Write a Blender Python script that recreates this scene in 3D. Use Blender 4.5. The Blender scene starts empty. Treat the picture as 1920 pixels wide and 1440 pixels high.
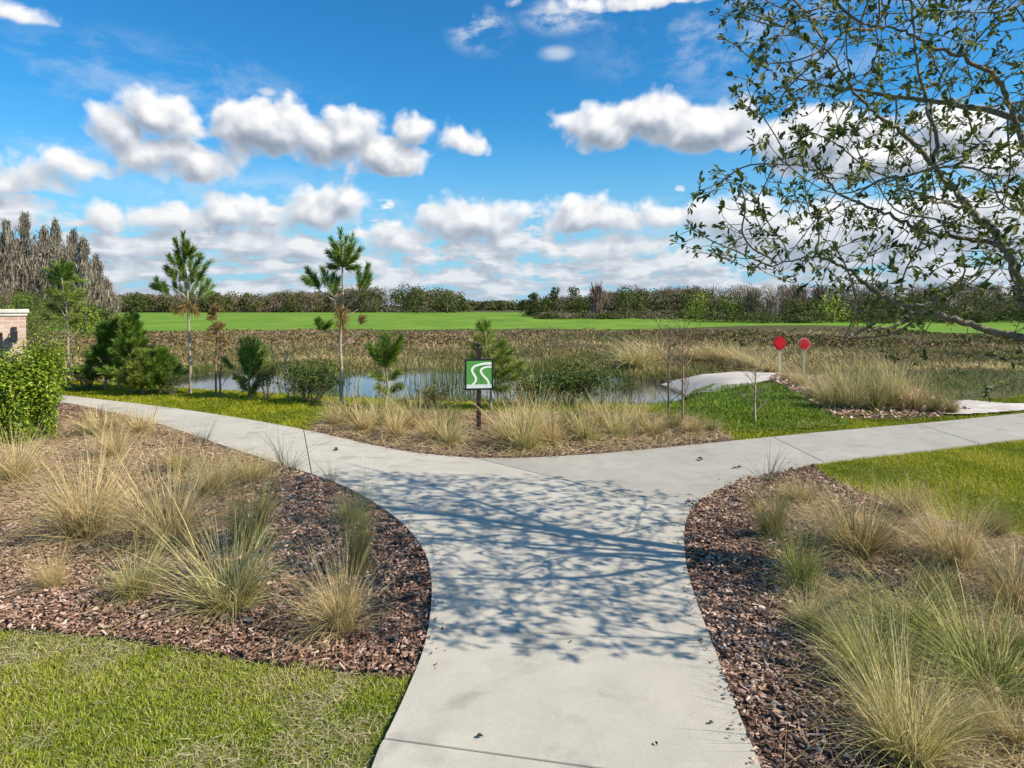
import bpy, bmesh, math, random
import numpy as np
from mathutils import Vector, geometry
R = math.radians
rng = np.random.default_rng(7)
random.seed(7)
sc = bpy.context.scene
col = sc.collection

# ---------------------------------------------------------------- camera
F, HY, EYE = 1200.0, 572.0, 1.8          # focal length and horizon row in 1920x1440 picture units, eye height in m
cam = bpy.data.cameras.new("camera")
cam.sensor_width = 36; cam.lens = 36 * F / 1920; cam.shift_y = -(720 - HY) / 1920
cam.clip_start = 0.05; cam.clip_end = 12000
camo = bpy.data.objects.new("camera", cam); col.objects.link(camo)
camo.location = (0, 0, EYE); camo.rotation_euler = (R(90), 0, 0)
sc.camera = camo

def G(px, py, z=0.0):
    d = F * (EYE - z) / (py - HY)
    return ((px - 960) * d / F, d, z)
def P(px, py, d):
    return ((px - 960) * d / F, d, EYE - (py - HY) * d / F)

# ---------------------------------------------------------------- light
SUN_EL = R(40); SUN_H = Vector((1, -0.36)).normalized()
sv = Vector((SUN_H.x * math.cos(SUN_EL), SUN_H.y * math.cos(SUN_EL), math.sin(SUN_EL)))
sl = bpy.data.lights.new("sun", 'SUN'); sl.energy = 5.0; sl.angle = R(0.45); sl.color = (1, 0.91, 0.77)
so = bpy.data.objects.new("sun", sl); col.objects.link(so)
so.rotation_euler = (-sv).to_track_quat('-Z', 'Y').to_euler(); so.location = (20, -5, 20)
sc.view_settings.view_transform = 'Standard'; sc.view_settings.look = 'None'
sc.view_settings.exposure = 0.5; sc.view_settings.gamma = 1
sc.cycles.use_denoising = True; sc.cycles.use_adaptive_sampling = True; sc.cycles.adaptive_threshold = 0.03
sc.cycles.max_bounces = 4; sc.cycles.diffuse_bounces = 2; sc.cycles.glossy_bounces = 3
sc.cycles.transmission_bounces = 3; sc.cycles.transparent_max_bounces = 6
sc.cycles.caustics_reflective = False; sc.cycles.caustics_refractive = False

class NT:
    """small helper for building node trees"""
    def __init__(s, nt): s.nt = nt
    def n(s, t, **k):
        nd = s.nt.nodes.new(t)
        for a, b in k.items(): setattr(nd, a, b)
        return nd
    def put(s, sock, v):
        if isinstance(v, bpy.types.NodeSocket): s.nt.links.new(v, sock)
        elif v is not None: sock.default_value = v
    def m(s, op, a, b=None, c=None, clamp=False):
        nd = s.n('ShaderNodeMath', operation=op); nd.use_clamp = clamp
        for i, v in enumerate((a, b, c)):
            if v is not None: s.put(nd.inputs[i], v)
        return nd.outputs[0]
    def vm(s, op, a, b=None, scale=None):
        nd = s.n('ShaderNodeVectorMath', operation=op)
        s.put(nd.inputs[0], a)
        if b is not None: s.put(nd.inputs[1], b)
        if scale is not None: s.put(nd.inputs[3], scale)
        return nd.outputs['Value'] if op in ('LENGTH', 'DOT_PRODUCT') else nd.outputs[0]
    def noise(s, vec, scale, detail=4, rough=0.5, dist=0.0, out='Fac', dim='3D'):
        nd = s.n('ShaderNodeTexNoise', noise_dimensions=dim); s.put(nd.inputs['Vector'], vec)
        nd.inputs['Scale'].default_value = scale; nd.inputs['Detail'].default_value = detail
        nd.inputs['Roughness'].default_value = rough; nd.inputs['Distortion'].default_value = dist
        return nd.outputs[out]
    def vor(s, vec, scale, feature='F1', out='Distance', detail=0, dim='3D'):
        nd = s.n('ShaderNodeTexVoronoi', feature=feature, voronoi_dimensions=dim); s.put(nd.inputs['Vector'], vec)
        nd.inputs['Scale'].default_value = scale
        if 'Detail' in nd.inputs: nd.inputs['Detail'].default_value = detail
        return nd.outputs[out]
    def ss(s, v, a, b, lo=0.0, hi=1.0):
        nd = s.n('ShaderNodeMapRange', interpolation_type='SMOOTHSTEP')
        for i, x in enumerate((v, a, b, lo, hi)): s.put(nd.inputs[i], x)
        return nd.outputs[0]
    def mix(s, f, a, b, blend='MIX'):
        nd = s.n('ShaderNodeMix', data_type='RGBA', blend_type=blend)
        s.put(nd.inputs[0], f)
        for i, v in ((6, a), (7, b)):
            if isinstance(v, (tuple, list)) and len(v) == 3: v = (*v, 1)
            s.put(nd.inputs[i], v)
        return nd.outputs[2]
    def ramp(s, f, stops, interp='LINEAR'):
        nd = s.n('ShaderNodeValToRGB'); s.put(nd.inputs[0], f)
        cr = nd.color_ramp; cr.interpolation = interp
        while len(cr.elements) < len(stops): cr.elements.new(0.5)
        for e, (p, c) in zip(cr.elements, stops):
            e.position = p; e.color = (*c, 1) if len(c) == 3 else c
        return nd.outputs[0]
    def xyz(s, vec):
        nd = s.n('ShaderNodeSeparateXYZ'); s.put(nd.inputs[0], vec); return nd.outputs
    def comb(s, x, y, z=0.0):
        nd = s.n('ShaderNodeCombineXYZ')
        for i, v in enumerate((x, y, z)): s.put(nd.inputs[i], v)
        return nd.outputs[0]

# ---------------------------------------------------------------- world: clear sky with cumulus clouds
def uv(px, py):
    a = (px - 960) / F; u = math.atan(a)
    return u, (HY - py) / F * math.cos(u)
# each cloud: (base row, [(px, py, rx, ry), ...]) as directions on the sky
CLOUDS = [
 (352, [(300,225,62,48),(240,245,58,36),(300,285,95,36),(385,310,72,34),(345,240,55,30)]),
 (322, [(500,240,90,50),(440,235,50,32),(600,262,90,42),(650,255,60,42),(720,292,72,36),(545,215,42,30)]),
 (272, [(772,246,38,28)]), (292, [(868,264,46,22)]),
 (292, [(1120,240,80,38),(1230,222,80,44),(1320,240,90,46),(1385,262,55,30)]),
 (345, [(1520,260,110,55),(1640,290,110,60),(1780,240,90,50),(1880,300,90,60)]),
 (368, [(50,332,75,36),(10,350,70,38)]), (345, [(150,312,55,26)]),
 (440, [(205,412,42,34)]), (450, [(310,410,80,26)]), (430, [(30,410,85,36)]),
 (446, [(440,402,62,34),(500,415,70,30)]), (440, [(600,395,70,34),(650,372,45,28)]),
 (478, [(890,415,92,42),(830,412,50,28),(950,452,60,26)]),
 (440, [(1080,406,70,34),(1160,412,100,28),(1250,415,60,26)]),
 (485, [(470,450,95,30),(560,470,90,24)]), (480, [(750,452,58,26)]),
 (480, [(1400,420,110,45),(1520,440,130,60),(1700,430,150,60),(1860,420,130,60)]),
 (490, [(300,470,110,26)]), (490,[(1130,470,120,24)]),
 (20, [(1200,2,130,16)]), (40, [(20,18,60,24)]),
]
w = bpy.data.worlds.new("World"); sc.world = w; w.use_nodes = True
wt = w.node_tree; wt.nodes.clear()
grp = bpy.data.node_groups.new("cloud_field", 'ShaderNodeTree')
grp.interface.new_socket("p", in_out='INPUT', socket_type='NodeSocketVector')
grp.interface.new_socket("f", in_out='OUTPUT', socket_type='NodeSocketFloat')
g = NT(grp); gi = g.n('NodeGroupInput'); go_ = g.n('NodeGroupOutput')
p = gi.outputs[0]
wcol = g.noise(p, 9, 2, 0.5, out='Color', dim='2D')
pw = g.vm('ADD', p, g.vm('MULTIPLY', g.vm('SUBTRACT', wcol, (.5, .5, .5)), (.035, .022, 0)))
pv = g.xyz(pw)[1]
tot = None
for base, lobes in CLOUDS:
    m_ = None
    for (cx, cy, rx, ry) in lobes:
        u, v = uv(cx, cy); c = math.cos(u)
        a, b = rx * 1.14 / F * c * c, ry * 1.14 / F * c
        mn = g.n('ShaderNodeVectorMath', operation='MULTIPLY_ADD'); g.put(mn.inputs[0], pw)
        mn.inputs[1].default_value = (1 / a, 1 / b, 0); mn.inputs[2].default_value = (-u / a, -v / b, 0)
        kk = min(a, b) * 1.1
        e = g.m('MULTIPLY_ADD', g.vm('LENGTH', mn.outputs[0]), -kk, kk)
        m_ = e if m_ is None else g.m('MAXIMUM', m_, e)
    vb = uv(lobes[0][0], base)[1]
    pen = g.m('MULTIPLY', g.m('MAXIMUM', g.m('SUBTRACT', vb + .006, pv), 0.0), 1.6)
    m_ = g.m('SUBTRACT', m_, pen)
    tot = m_ if tot is None else g.m('MAXIMUM', tot, m_)
# low broken layer, flattening towards the horizon
s_ = g.xyz(p)
vy = g.m('MAXIMUM', s_[1], 0.0)
lv = g.m('MULTIPLY', g.m('POWER', vy, 0.62), 17.0)
lowp = g.comb(g.m('MULTIPLY', s_[0], 13.0), g.m('MULTIPLY', lv, 1.45), 0)
ln = g.noise(lowp, 1.0, 3, 0.58, 0, dim='2D')
thr = g.ss(s_[1], 0.03, 0.23, 0.36, 0.84)
lowf = g.m('MULTIPLY', g.m('SUBTRACT', ln, thr), 0.14)
tot = g.m('MAXIMUM', tot, lowf)
hin = g.noise(p, 2.2, 2, 0.5, dim='2D')  # unseen clouds added above the view to whiten the ambient light
hif = g.m('MULTIPLY', g.m('SUBTRACT', hin, g.ss(s_[1], 0.55, 0.85, 1.2, 0.62)), 0.22)
tot = g.m('MAXIMUM', tot, hif)
bil = g.vor(pw, 26, 'SMOOTH_F1', detail=1.5, dim='2D')
n1 = g.noise(pw, 26, 5, 0.58, dim='2D')
det = g.m('ADD', g.m('MULTIPLY', g.m('SUBTRACT', 0.50, bil), 0.024), g.m('MULTIPLY', g.m('SUBTRACT', n1, 0.5), 0.030))
grp.links.new(g.m('ADD', tot, det), go_.inputs[0])

W = NT(wt)
tc = W.n('ShaderNodeTexCoord'); d_ = W.vm('NORMALIZE', tc.outputs['Generated'])
x, y, z = W.xyz(d_)[:3]
hor = W.m('SQRT', W.m('ADD', W.m('MULTIPLY', x, x), W.m('MULTIPLY', y, y)))
uu = W.m('ARCTAN2', x, y); vv = W.m('DIVIDE', z, W.m('MAXIMUM', hor, 0.02))
pp = W.comb(uu, vv, 0.0)
def fld(off):
    nd = W.n('ShaderNodeGroup'); nd.node_tree = grp
    W.put(nd.inputs[0], W.vm('ADD', pp, off) if off else pp); return nd.outputs[0]
f0 = fld(None); f2 = fld((.009, .022, 0))
dens = W.ss(f0, -0.011, 0.011)
lit = W.m('MULTIPLY', W.m('SUBTRACT', f0, f2), 17.0)
lit = W.m('ADD', lit, 0.40, clamp=True)
edge = W.ss(f0, -0.004, 0.014, 0.25, 0.0)
lit = W.m('ADD', lit, edge, clamp=True)
ccol = W.ramp(lit, [(0.0, (.30, .36, .45)), (0.3, (.47, .52, .60)), (0.62, (.78, .81, .86)), (0.9, (1.06, 1.05, 1.04))])
# thin wisps high up
wp = W.vm('MULTIPLY', pp, (5.0, 9.0, 1)); wn = W.noise(wp, 1.6, 6, 0.66, 0.15, dim='2D')
wu, wv = W.xyz(pp)[:2]
wmask = None
for (cx, cy, rx, ry, k) in [(900,55,70,55,1.0),(1060,30,95,42,1.0),(1045,100,40,18,.8),(300,150,420,90,.35),(1500,40,500,160,.55),(150,250,200,60,.6),(560,380,420,70,.5),(1500,420,500,120,.5),(500,172,26,12,.9)]:
    u, v = uv(cx, cy); c = math.cos(u)
    q = W.vm('LENGTH', W.vm('MULTIPLY', W.vm('SUBTRACT', pp, (u, v, 0)), (F / rx / c / c, F / ry / c, 0)))
    e = W.m('MULTIPLY', W.ss(q, 0.2, 1.15, 1.0, 0.0), k)
    wmask = e if wmask is None else W.m('MAXIMUM', wmask, e)
wd = W.m('MULTIPLY', W.ss(wn, 0.42, 0.68), wmask)
sky = W.n('ShaderNodeTexSky', sky_type='NISHITA'); sky.sun_disc = False
sky.sun_elevation = SUN_EL; sky.sun_rotation = math.atan2(SUN_H.x, SUN_H.y)
sky.air_density = 1.0; sky.dust_density = 0.4; sky.ozone_density = 1.6; sky.altitude = 0
hs = W.n('ShaderNodeHueSaturation'); W.put(hs.inputs['Color'], sky.outputs[0])
hs.inputs['Saturation'].default_value = 1.28; hs.inputs['Value'].default_value = 1.0; hs.inputs['Hue'].default_value = 0.50
SKYS = 0.115
CL = 0.70 / SKYS
skyc = W.vm('MULTIPLY', hs.outputs[0], (.34, .88, 1.04))
skyc = W.mix(W.ss(vv, -0.02, 0.30, 0.92, 0.0), skyc, (.24 / SKYS, .42 / SKYS, .58 / SKYS))
# a soft brightening of the air toward the horizon
c1 = W.mix(W.m('MULTIPLY', wd, 0.75), skyc, (CL * .80, CL * .86, CL * .93))
cc = W.vm('SCALE', ccol, scale=CL)
up = W.ss(z, -0.01, 0.0)
hz = W.ss(vv, 0.0, 0.20, 0.62, 0.0)
cc = W.mix(hz, cc, (CL * .56, CL * .65, CL * .75))
fin = W.mix(W.m('MULTIPLY', dens, up), c1, cc)
bg = W.n('ShaderNodeBackground'); W.put(bg.inputs[0], fin); bg.inputs[1].default_value = SKYS
wo = W.n('ShaderNodeOutputWorld'); wt.links.new(bg.outputs[0], wo.inputs[0])
w.cycles.sampling_method = 'NONE'

# ---------------------------------------------------------------- helpers: materials
#ENDWORLD
def new_mat(name):
    m = bpy.data.materials.new(name); m.use_nodes = True
    nt = m.node_tree; nt.nodes.clear(); n = NT(nt)
    out = n.n('ShaderNodeOutputMaterial'); b = n.n('ShaderNodeBsdfPrincipled')
    nt.links.new(b.outputs[0], out.inputs[0])
    return m, n, b, out
def attr(n, name):
    a = n.n('ShaderNodeAttribute'); a.attribute_name = name; return a.outputs['Fac']
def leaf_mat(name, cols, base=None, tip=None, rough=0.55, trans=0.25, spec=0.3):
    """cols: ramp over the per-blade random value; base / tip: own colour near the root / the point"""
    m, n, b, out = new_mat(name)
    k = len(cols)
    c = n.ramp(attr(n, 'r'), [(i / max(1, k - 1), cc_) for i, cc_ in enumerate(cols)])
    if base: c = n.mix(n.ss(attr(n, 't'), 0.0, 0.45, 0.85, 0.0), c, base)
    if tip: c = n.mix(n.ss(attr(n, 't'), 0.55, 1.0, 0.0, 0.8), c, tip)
    n.put(b.inputs['Base Color'], c); b.inputs['Roughness'].default_value = rough
    b.inputs['Specular IOR Level'].default_value = spec
    if trans:
        tr = n.n('ShaderNodeBsdfTranslucent'); n.put(tr.inputs[0], c)
        mx = n.n('ShaderNodeMixShader'); mx.inputs[0].default_value = trans
        m.node_tree.links.new(b.outputs[0], mx.inputs[1]); m.node_tree.links.new(tr.outputs[0], mx.inputs[2])
        m.node_tree.links.new(mx.outputs[0], out.inputs[0])
    return m
def plain(name, colr, rough=0.6, var=0.25, scale=12, metal=0, bump=0.0, spec=0.4):
    m, n, b, out = new_mat(name)
    o = n.n('ShaderNodeTexCoord').outputs['Object']
    f = n.noise(o, scale, 5, 0.6)
    dark = tuple(c * (1 - var) for c in colr); lite = tuple(min(1, c * (1 + var)) for c in colr)
    n.put(b.inputs['Base Color'], n.ramp(f, [(0.3, dark), (0.7, lite)]))
    b.inputs['Roughness'].default_value = rough; b.inputs['Metallic'].default_value = metal
    b.inputs['Specular IOR Level'].default_value = spec
    if bump:
        bp = n.n('ShaderNodeBump'); bp.inputs['Strength'].default_value = bump; bp.inputs['Distance'].default_value = 0.01
        n.put(bp.inputs['Height'], n.noise(o, scale * 4, 4, 0.6)); n.put(b.inputs['Normal'], bp.outputs[0])
    return m

# ---------------------------------------------------------------- helpers: meshes
class MB:
    """collects vertices and quads/tris with per-vertex t (root to tip) and r (random per piece)"""
    def __init__(s): s.v = []; s.f = []; s.t = []; s.r = []; s.n = 0
    def add(s, V, Fc, t=None, r=None):
        V = np.asarray(V, float).reshape(-1, 3); Fc = np.asarray(Fc, int)
        s.v.append(V); s.f.append(Fc + s.n)
        s.t.append(np.zeros(len(V)) if t is None else np.broadcast_to(t, (len(V),)).astype(float))
        s.r.append(np.full(len(V), 0.5) if r is None else np.broadcast_to(r, (len(V),)).astype(float))
        s.n += len(V)
    def mesh(s, name, mat, smooth=False):
        V = np.concatenate(s.v); me = bpy.data.meshes.new(name)
        sizes = np.concatenate([np.full(len(f), f.shape[1]) for f in s.f])
        loops = np.concatenate([f.ravel() for f in s.f])
        me.vertices.add(len(V)); me.vertices.foreach_set('co', V.ravel())
        me.loops.add(len(loops)); me.loops.foreach_set('vertex_index', loops.astype(np.int32))
        me.polygons.add(len(sizes))
        st = np.concatenate([[0], np.cumsum(sizes)[:-1]]).astype(np.int32)
        me.polygons.foreach_set('loop_start', st)
        for nm, arr in (('t', s.t), ('r', s.r)):
            a = me.attributes.new(nm, 'FLOAT', 'POINT'); a.data.foreach_set('value', np.concatenate(arr).astype(np.float32))
        me.update(calc_edges=True); me.validate()
        me.polygons.foreach_set('use_smooth', np.full(len(sizes), bool(smooth)))
        me.materials.append(mat); me.name = name
        return me
    def obj(s, name, mat, parent=None, smooth=False):
        o = bpy.data.objects.new(name, s.mesh(name, mat, smooth)); col.objects.link(o)
        if parent: o.parent = parent
        return o
def tag(o, label=None, cat=None, group=None, kind=None):
    if label: o['label'] = label
    if cat: o['category'] = cat
    if group: o['group'] = group
    if kind: o['kind'] = kind
    return o
def empty(name, loc=(0, 0, 0), rz=0.0):
    o = bpy.data.objects.new(name, None); col.objects.link(o); o.location = loc; o.rotation_euler = (0, 0, rz)
    o.empty_display_size = 0.1
    return o
def copy_tree(o, parent=None):
    c = o.copy(); col.objects.link(c); c.parent = parent
    for ch in list(o.children): copy_tree(ch, c)
    return c

def blades(mb, base, az, lean, L, wd, curl, seg=4, flat=0.0, r=None):
    base = np.asarray(base, float); N = len(base)
    s = np.linspace(0, 1, seg + 1)
    th = lean[:, None] + curl[:, None] * (s[None, :-1] + 0.5 / seg)
    dx = np.sin(th) * L[:, None] / seg; dz = np.cos(th) * L[:, None] / seg
    X = np.concatenate([np.zeros((N, 1)), np.cumsum(dx, 1)], 1); Z = np.concatenate([np.zeros((N, 1)), np.cumsum(dz, 1)], 1)
    out = np.stack([np.cos(az), np.sin(az), np.zeros(N)], 1)
    ctr = base[:, None, :] + out[:, None, :] * X[:, :, None]; ctr[:, :, 2] += Z
    a2 = rng.uniform(0, math.pi, N)
    side = np.stack([np.cos(a2), np.sin(a2), rng.normal(0, 0.2, N)], 1)
    wf = (1 - 0.85 * s ** 1.6) * 0.5
    off = side[:, None, :] * (wd[:, None] * wf[None, :])[:, :, None]
    V = np.stack([ctr - off, ctr + off], 2).reshape(-1, 3)
    b0 = (np.arange(N) * (seg + 1) * 2)[:, None] + np.arange(seg)[None, :] * 2
    Fc = np.stack([b0, b0 + 1, b0 + 3, b0 + 2], 2).reshape(-1, 4)
    t = np.tile(np.repeat(s, 2), N)
    rr = rng.uniform(0, 1, N) if r is None else r
    mb.add(V, Fc, t, np.repeat(rr, (seg + 1) * 2))
def needles(mb, base, d, L, wd, r=None, kink=0.0):
    """straight pointed strips, pointing along d"""
    N = len(base); d = d / np.linalg.norm(d, axis=1, keepdims=True)
    q = rng.normal(size=(N, 3)); sd = np.cross(d, q); sd /= np.linalg.norm(sd, axis=1, keepdims=True)
    a = base; m1 = base + d * (L * 0.5)[:, None]; e = base + d * L[:, None]; e = e.copy(); e[:, 2] -= kink * L
    hw = sd * (wd / 2)[:, None]
    V = np.stack([a - hw * .6, a + hw * .6, m1 + hw, m1 - hw, e + hw * .25, e - hw * .25], 1).reshape(-1, 3)
    b = np.arange(N)[:, None] * 6
    Fc = np.concatenate([b + [0, 1, 2, 3], b + [3, 2, 4, 5]])
    rr = rng.uniform(0, 1, N) if r is None else r
    mb.add(V, Fc, np.tile([0, 0, .5, .5, 1, 1], N), np.repeat(rr, 6))
def leaves(mb, pos, nrm, size, asp=0.45, r=None, fold=0.12):
    """pointed oval leaves: six vertices, folded on the midrib"""
    N = len(pos); nrm = nrm / (np.linalg.norm(nrm, axis=1, keepdims=True) + 1e-9)
    q = rng.normal(size=(N, 3)); ax = np.cross(nrm, q); ax /= np.linalg.norm(ax, axis=1, keepdims=True)
    leaves_dir(mb, pos, ax, nrm, size, asp, r, fold)
def leaves_dir(mb, pos, ax, nrm, size, asp=0.45, r=None, fold=0.12):
    N = len(pos); sd = np.cross(ax, nrm); sd /= np.linalg.norm(sd, axis=1, keepdims=True) + 1e-9
    L = size[:, None]; Wd = (size * asp / 2)[:, None]
    V = np.stack([pos, pos + ax * L * .35 + sd * Wd + nrm * L * fold, pos + ax * L * .72 + sd * Wd * .75 + nrm * L * fold * .8,
                  pos + ax * L, pos + ax * L * .72 - sd * Wd * .75 + nrm * L * fold * .8, pos + ax * L * .35 - sd * Wd + nrm * L * fold], 1).reshape(-1, 3)
    b = np.arange(N)[:, None] * 6
    Fc = np.concatenate([b + [0, 1, 2, 3], b + [0, 3, 4, 5]])
    rr = rng.uniform(0, 1, N) if r is None else r
    mb.add(V, Fc, 0.5, np.repeat(rr, 6))
def tube(mb, pts, rad, n=6, r=0.5, cap=True):
    pts = np.asarray(pts, float); rad = np.broadcast_to(rad, (len(pts),)).astype(float)
    k = len(pts); tg = np.gradient(pts, axis=0); tg /= np.linalg.norm(tg, axis=1, keepdims=True) + 1e-9
    up = np.array([0, 0, 1.0]) if abs(tg[0][2]) < 0.9 else np.array([1.0, 0, 0])
    u = np.cross(tg, up); u /= np.linalg.norm(u, axis=1, keepdims=True) + 1e-9; v = np.cross(tg, u)
    a = np.arange(n) * 2 * math.pi / n
    V = pts[:, None] + rad[:, None, None] * (np.cos(a)[None, :, None] * u[:, None] + np.sin(a)[None, :, None] * v[:, None])
    i = np.arange(k - 1)[:, None] * n; j = np.arange(n)[None, :]; j2 = (j + 1) % n
    Fc = np.stack([i + j, i + j2, i + n + j2, i + n + j], 2).reshape(-1, 4)
    mb.add(V.reshape(-1, 3), Fc, np.repeat(np.linspace(0, 1, k), n), r)
    if cap and n >= 3:
        e = (k - 1) * n
        if n == 4: mb.add(V[-1], [[0, 1, 2, 3]], 1, r); mb.add(V[0], [[3, 2, 1, 0]], 0, r)
        else:
            for ring, t_ in ((V[-1], 1), (V[0], 0)):
                c = ring.mean(0); q = np.concatenate([ring, [c]])
                mb.add(q, [[a_, (a_ + 1) % n, n] for a_ in range(n)], t_, r)
def box(mb, c, s, rz=0.0, r=0.5):
    x, y, z_ = [q / 2 for q in s]
    V = np.array([[-x,-y,-z_],[x,-y,-z_],[x,y,-z_],[-x,y,-z_],[-x,-y,z_],[x,-y,z_],[x,y,z_],[-x,y,z_]])
    ca, sa = math.cos(rz), math.sin(rz)
    V = V @ np.array([[ca, sa, 0], [-sa, ca, 0], [0, 0, 1]]) + np.array(c)
    mb.add(V, [[0,3,2,1],[4,5,6,7],[0,1,5,4],[1,2,6,5],[2,3,7,6],[3,0,4,7]], 0.5, r)
def spline(pts, per=8):
    pts = np.asarray(pts, float); n = len(pts)
    ext = np.concatenate([[2 * pts[0] - pts[1]], pts, [2 * pts[-1] - pts[-2]]])
    out = []
    for i in range(n - 1):
        p0, p1, p2, p3 = ext[i:i + 4]
        for t in np.arange(per) / per:
            out.append(0.5 * (2 * p1 + (p2 - p0) * t + (2 * p0 - 5 * p1 + 4 * p2 - p3) * t * t + (3 * p1 - p0 - 3 * p2 + p3) * t ** 3))
    out.append(pts[-1]); return np.array(out)
def inside(x, y, poly):
    poly = np.asarray(poly)[:, :2]; x = np.asarray(x); y = np.asarray(y); c = np.zeros(x.shape, bool)
    x0, y0 = poly[-1]
    for x1, y1 in poly:
        if y1 != y0:
            c ^= ((y1 > y) != (y0 > y)) & (x < (x0 - x1) * (y - y1) / (y0 - y1) + x1)
        x0, y0 = x1, y1
    return c
def vnoise(x, y, s, seed=0):
    """cheap smooth value noise in about [-1, 1]"""
    r_ = random.Random(seed); t = 0
    for k in range(6):
        a = r_.uniform(0, 6.28); f_ = s * r_.uniform(.6, 1.9); ph = r_.uniform(0, 6.28)
        t = t + np.sin((x * math.cos(a) + y * math.sin(a)) * f_ + ph + 1.3 * np.sin((x * math.sin(a) - y * math.cos(a)) * f_ * .7 + ph * 2))
    return t / 3.2
def sstep(a, b, v):
    t = np.clip((v - a) / (b - a), 0, 1); return t * t * (3 - 2 * t)

# ---------------------------------------------------------------- terrain
CX = [-40, -12, -9.2, -6.4, -3.7, -2.4, 0, 2.6, 4.0, 6.5, 9, 14, 40]
CY = [17, 15.2, 14.3, 13.1, 12.0, 11.6, 11.1, 10.9, 10.9, 10.7, 11.6, 13.5, 17]
def crest(x): return np.interp(x, CX, CY)
WATER = -0.86
def pond_r(x, y):
    cx = -4.0; cy = 20.2
    wob = 0.09 * np.sin(x * .9 + 1) + 0.07 * np.sin(y * 1.1 + x * .4)
    return (np.abs((x - cx) / 9.3) ** 2.6 + np.abs((y - cy) / 6.4) ** 2.4) ** (1 / 2.5) + wob * .5
def terrain(x, y):
    x = np.asarray(x, float); y = np.asarray(y, float)
    t = y - crest(x)
    right = sstep(3.2, 6.5, x)
    drop = sstep(0, 1, t / (5.0 + 9 * right))
    z = -0.62 * drop
    pr = pond_r(x, y)
    z = z - (0.55 * (1 - sstep(0.8, 1.16, pr))) * sstep(0.2, 2.0, t)
    z = z + 0.05 * vnoise(x, y, 0.5, 3) * sstep(0.5, 3, t) * (1 - sstep(50, 62, y))
    z = np.where(t < 0, 0.0, z)
    return np.where(y > 64, -0.62, z)
def drape(pts, dz=0.0):
    pts = np.asarray(pts, float); return np.stack([pts[:, 0], pts[:, 1], terrain(pts[:, 0], pts[:, 1]) + dz], 1)
def GT(px, py, dz=0.0):
    """ground point seen at a picture point, following the terrain"""
    d = F * EYE / (py - HY)
    for _ in range(60):
        x = (px - 960) * d / F; z = float(terrain(x, d)); d = 0.5 * d + 0.5 * F * (EYE - z) / (py - HY)
    return (x, d, z + dz)

xs = np.unique(np.round(np.concatenate([np.arange(-24, 24.01, .4), -24 - 1.2 ** np.arange(1, 28) * 8 + 8, 24 + 1.2 ** np.arange(1, 28) * 8 - 8]), 3))
ys = np.unique(np.round(np.concatenate([[-400, -150, -60, -25, -12, -5, 0, 3, 6], np.arange(9, 32, .3), np.arange(32, 66, .8), 66 + 1.16 ** np.arange(1, 36) * 9 - 9]), 3))
XX, YY = np.meshgrid(xs, ys); ZZ = terrain(XX, YY)
nx, ny = len(xs), len(ys)
idx = np.arange(nx * ny).reshape(ny, nx)
gm = MB(); gm.add(np.stack([XX, YY, ZZ], 2).reshape(-1, 3), np.stack([idx[:-1, :-1], idx[:-1, 1:], idx[1:, 1:], idx[1:, :-1]], 2).reshape(-1, 4))
m_ground, n, b, _o = new_mat("marsh_soil")
o_ = n.n('ShaderNodeTexCoord').outputs['Object']
f = n.noise(o_, 0.35, 6, 0.6, 0.5); f2 = n.noise(o_, 6, 6, 0.7)
c = n.ramp(f, [(0.30, (.055, .040, .022)), (0.45, (.11, .083, .045)), (0.55, (.085, .095, .03)), (0.7, (.17, .13, .07))])
c = n.mix(n.m('MULTIPLY', f2, .6), c, (.05, .042, .02)); n.put(b.inputs['Base Color'], c); b.inputs['Roughness'].default_value = .95
b.inputs['Specular IOR Level'].default_value = .1
tag(gm.obj("ground", m_ground, smooth=True), kind='structure')

# field beyond the marsh
m_field, n, b, _o = new_mat("pasture_green")
o_ = n.n('ShaderNodeTexCoord').outputs['Object']
f = n.noise(n.vm('MULTIPLY', o_, (1, .35, 1)), 0.16, 8, 0.75); f2 = n.noise(o_, 1.2, 5, .7)
c = n.ramp(f, [(0.33, (.075, .15, .016)), (0.5, (.125, .225, .016)), (0.66, (.22, .29, .04))])
c = n.mix(n.m('MULTIPLY', f2, .35), c, (.16, .30, .05)); n.put(b.inputs['Base Color'], c); b.inputs['Roughness'].default_value = .95
b.inputs['Specular IOR Level'].default_value = .1
ZF = -0.60
near_edge = [(-60, 624), (150, 621), (400, 620), (600, 618), (800, 618), (1000, 617), (1150, 618), (1260, 616), (1400, 611), (1520, 610), (1640, 613), (1760, 624), (1920, 634), (2100, 640)]
pn = [G(a, b_, ZF) for a, b_ in near_edge]
pts = spline([(q[0], q[1]) for q in pn], 6)
pts[:, 1] += .8 * vnoise(pts[:, 0], pts[:, 0] * 0, 1.1, 8)
pf = [G(a, b_, ZF) for a, b_ in [(-260, 586.5), (300, 586), (900, 585.5), (1300, 586), (2300, 588)]]
fpoly = np.concatenate([pts, np.array([(q[0], q[1]) for q in pf])[::-1]])
fm = MB(); fV = np.concatenate([fpoly, np.full((len(fpoly), 1), ZF)], 1)
tess = geometry.tessellate_polygon([[Vector(v) for v in fV]])
fm.add(fV, [list(t)[::-1] if np.cross(fV[t[1]] - fV[t[0]], fV[t[2]] - fV[t[0]])[2] < 0 else list(t) for t in tess])
tag(fm.obj("field", m_field), kind='structure')

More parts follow.
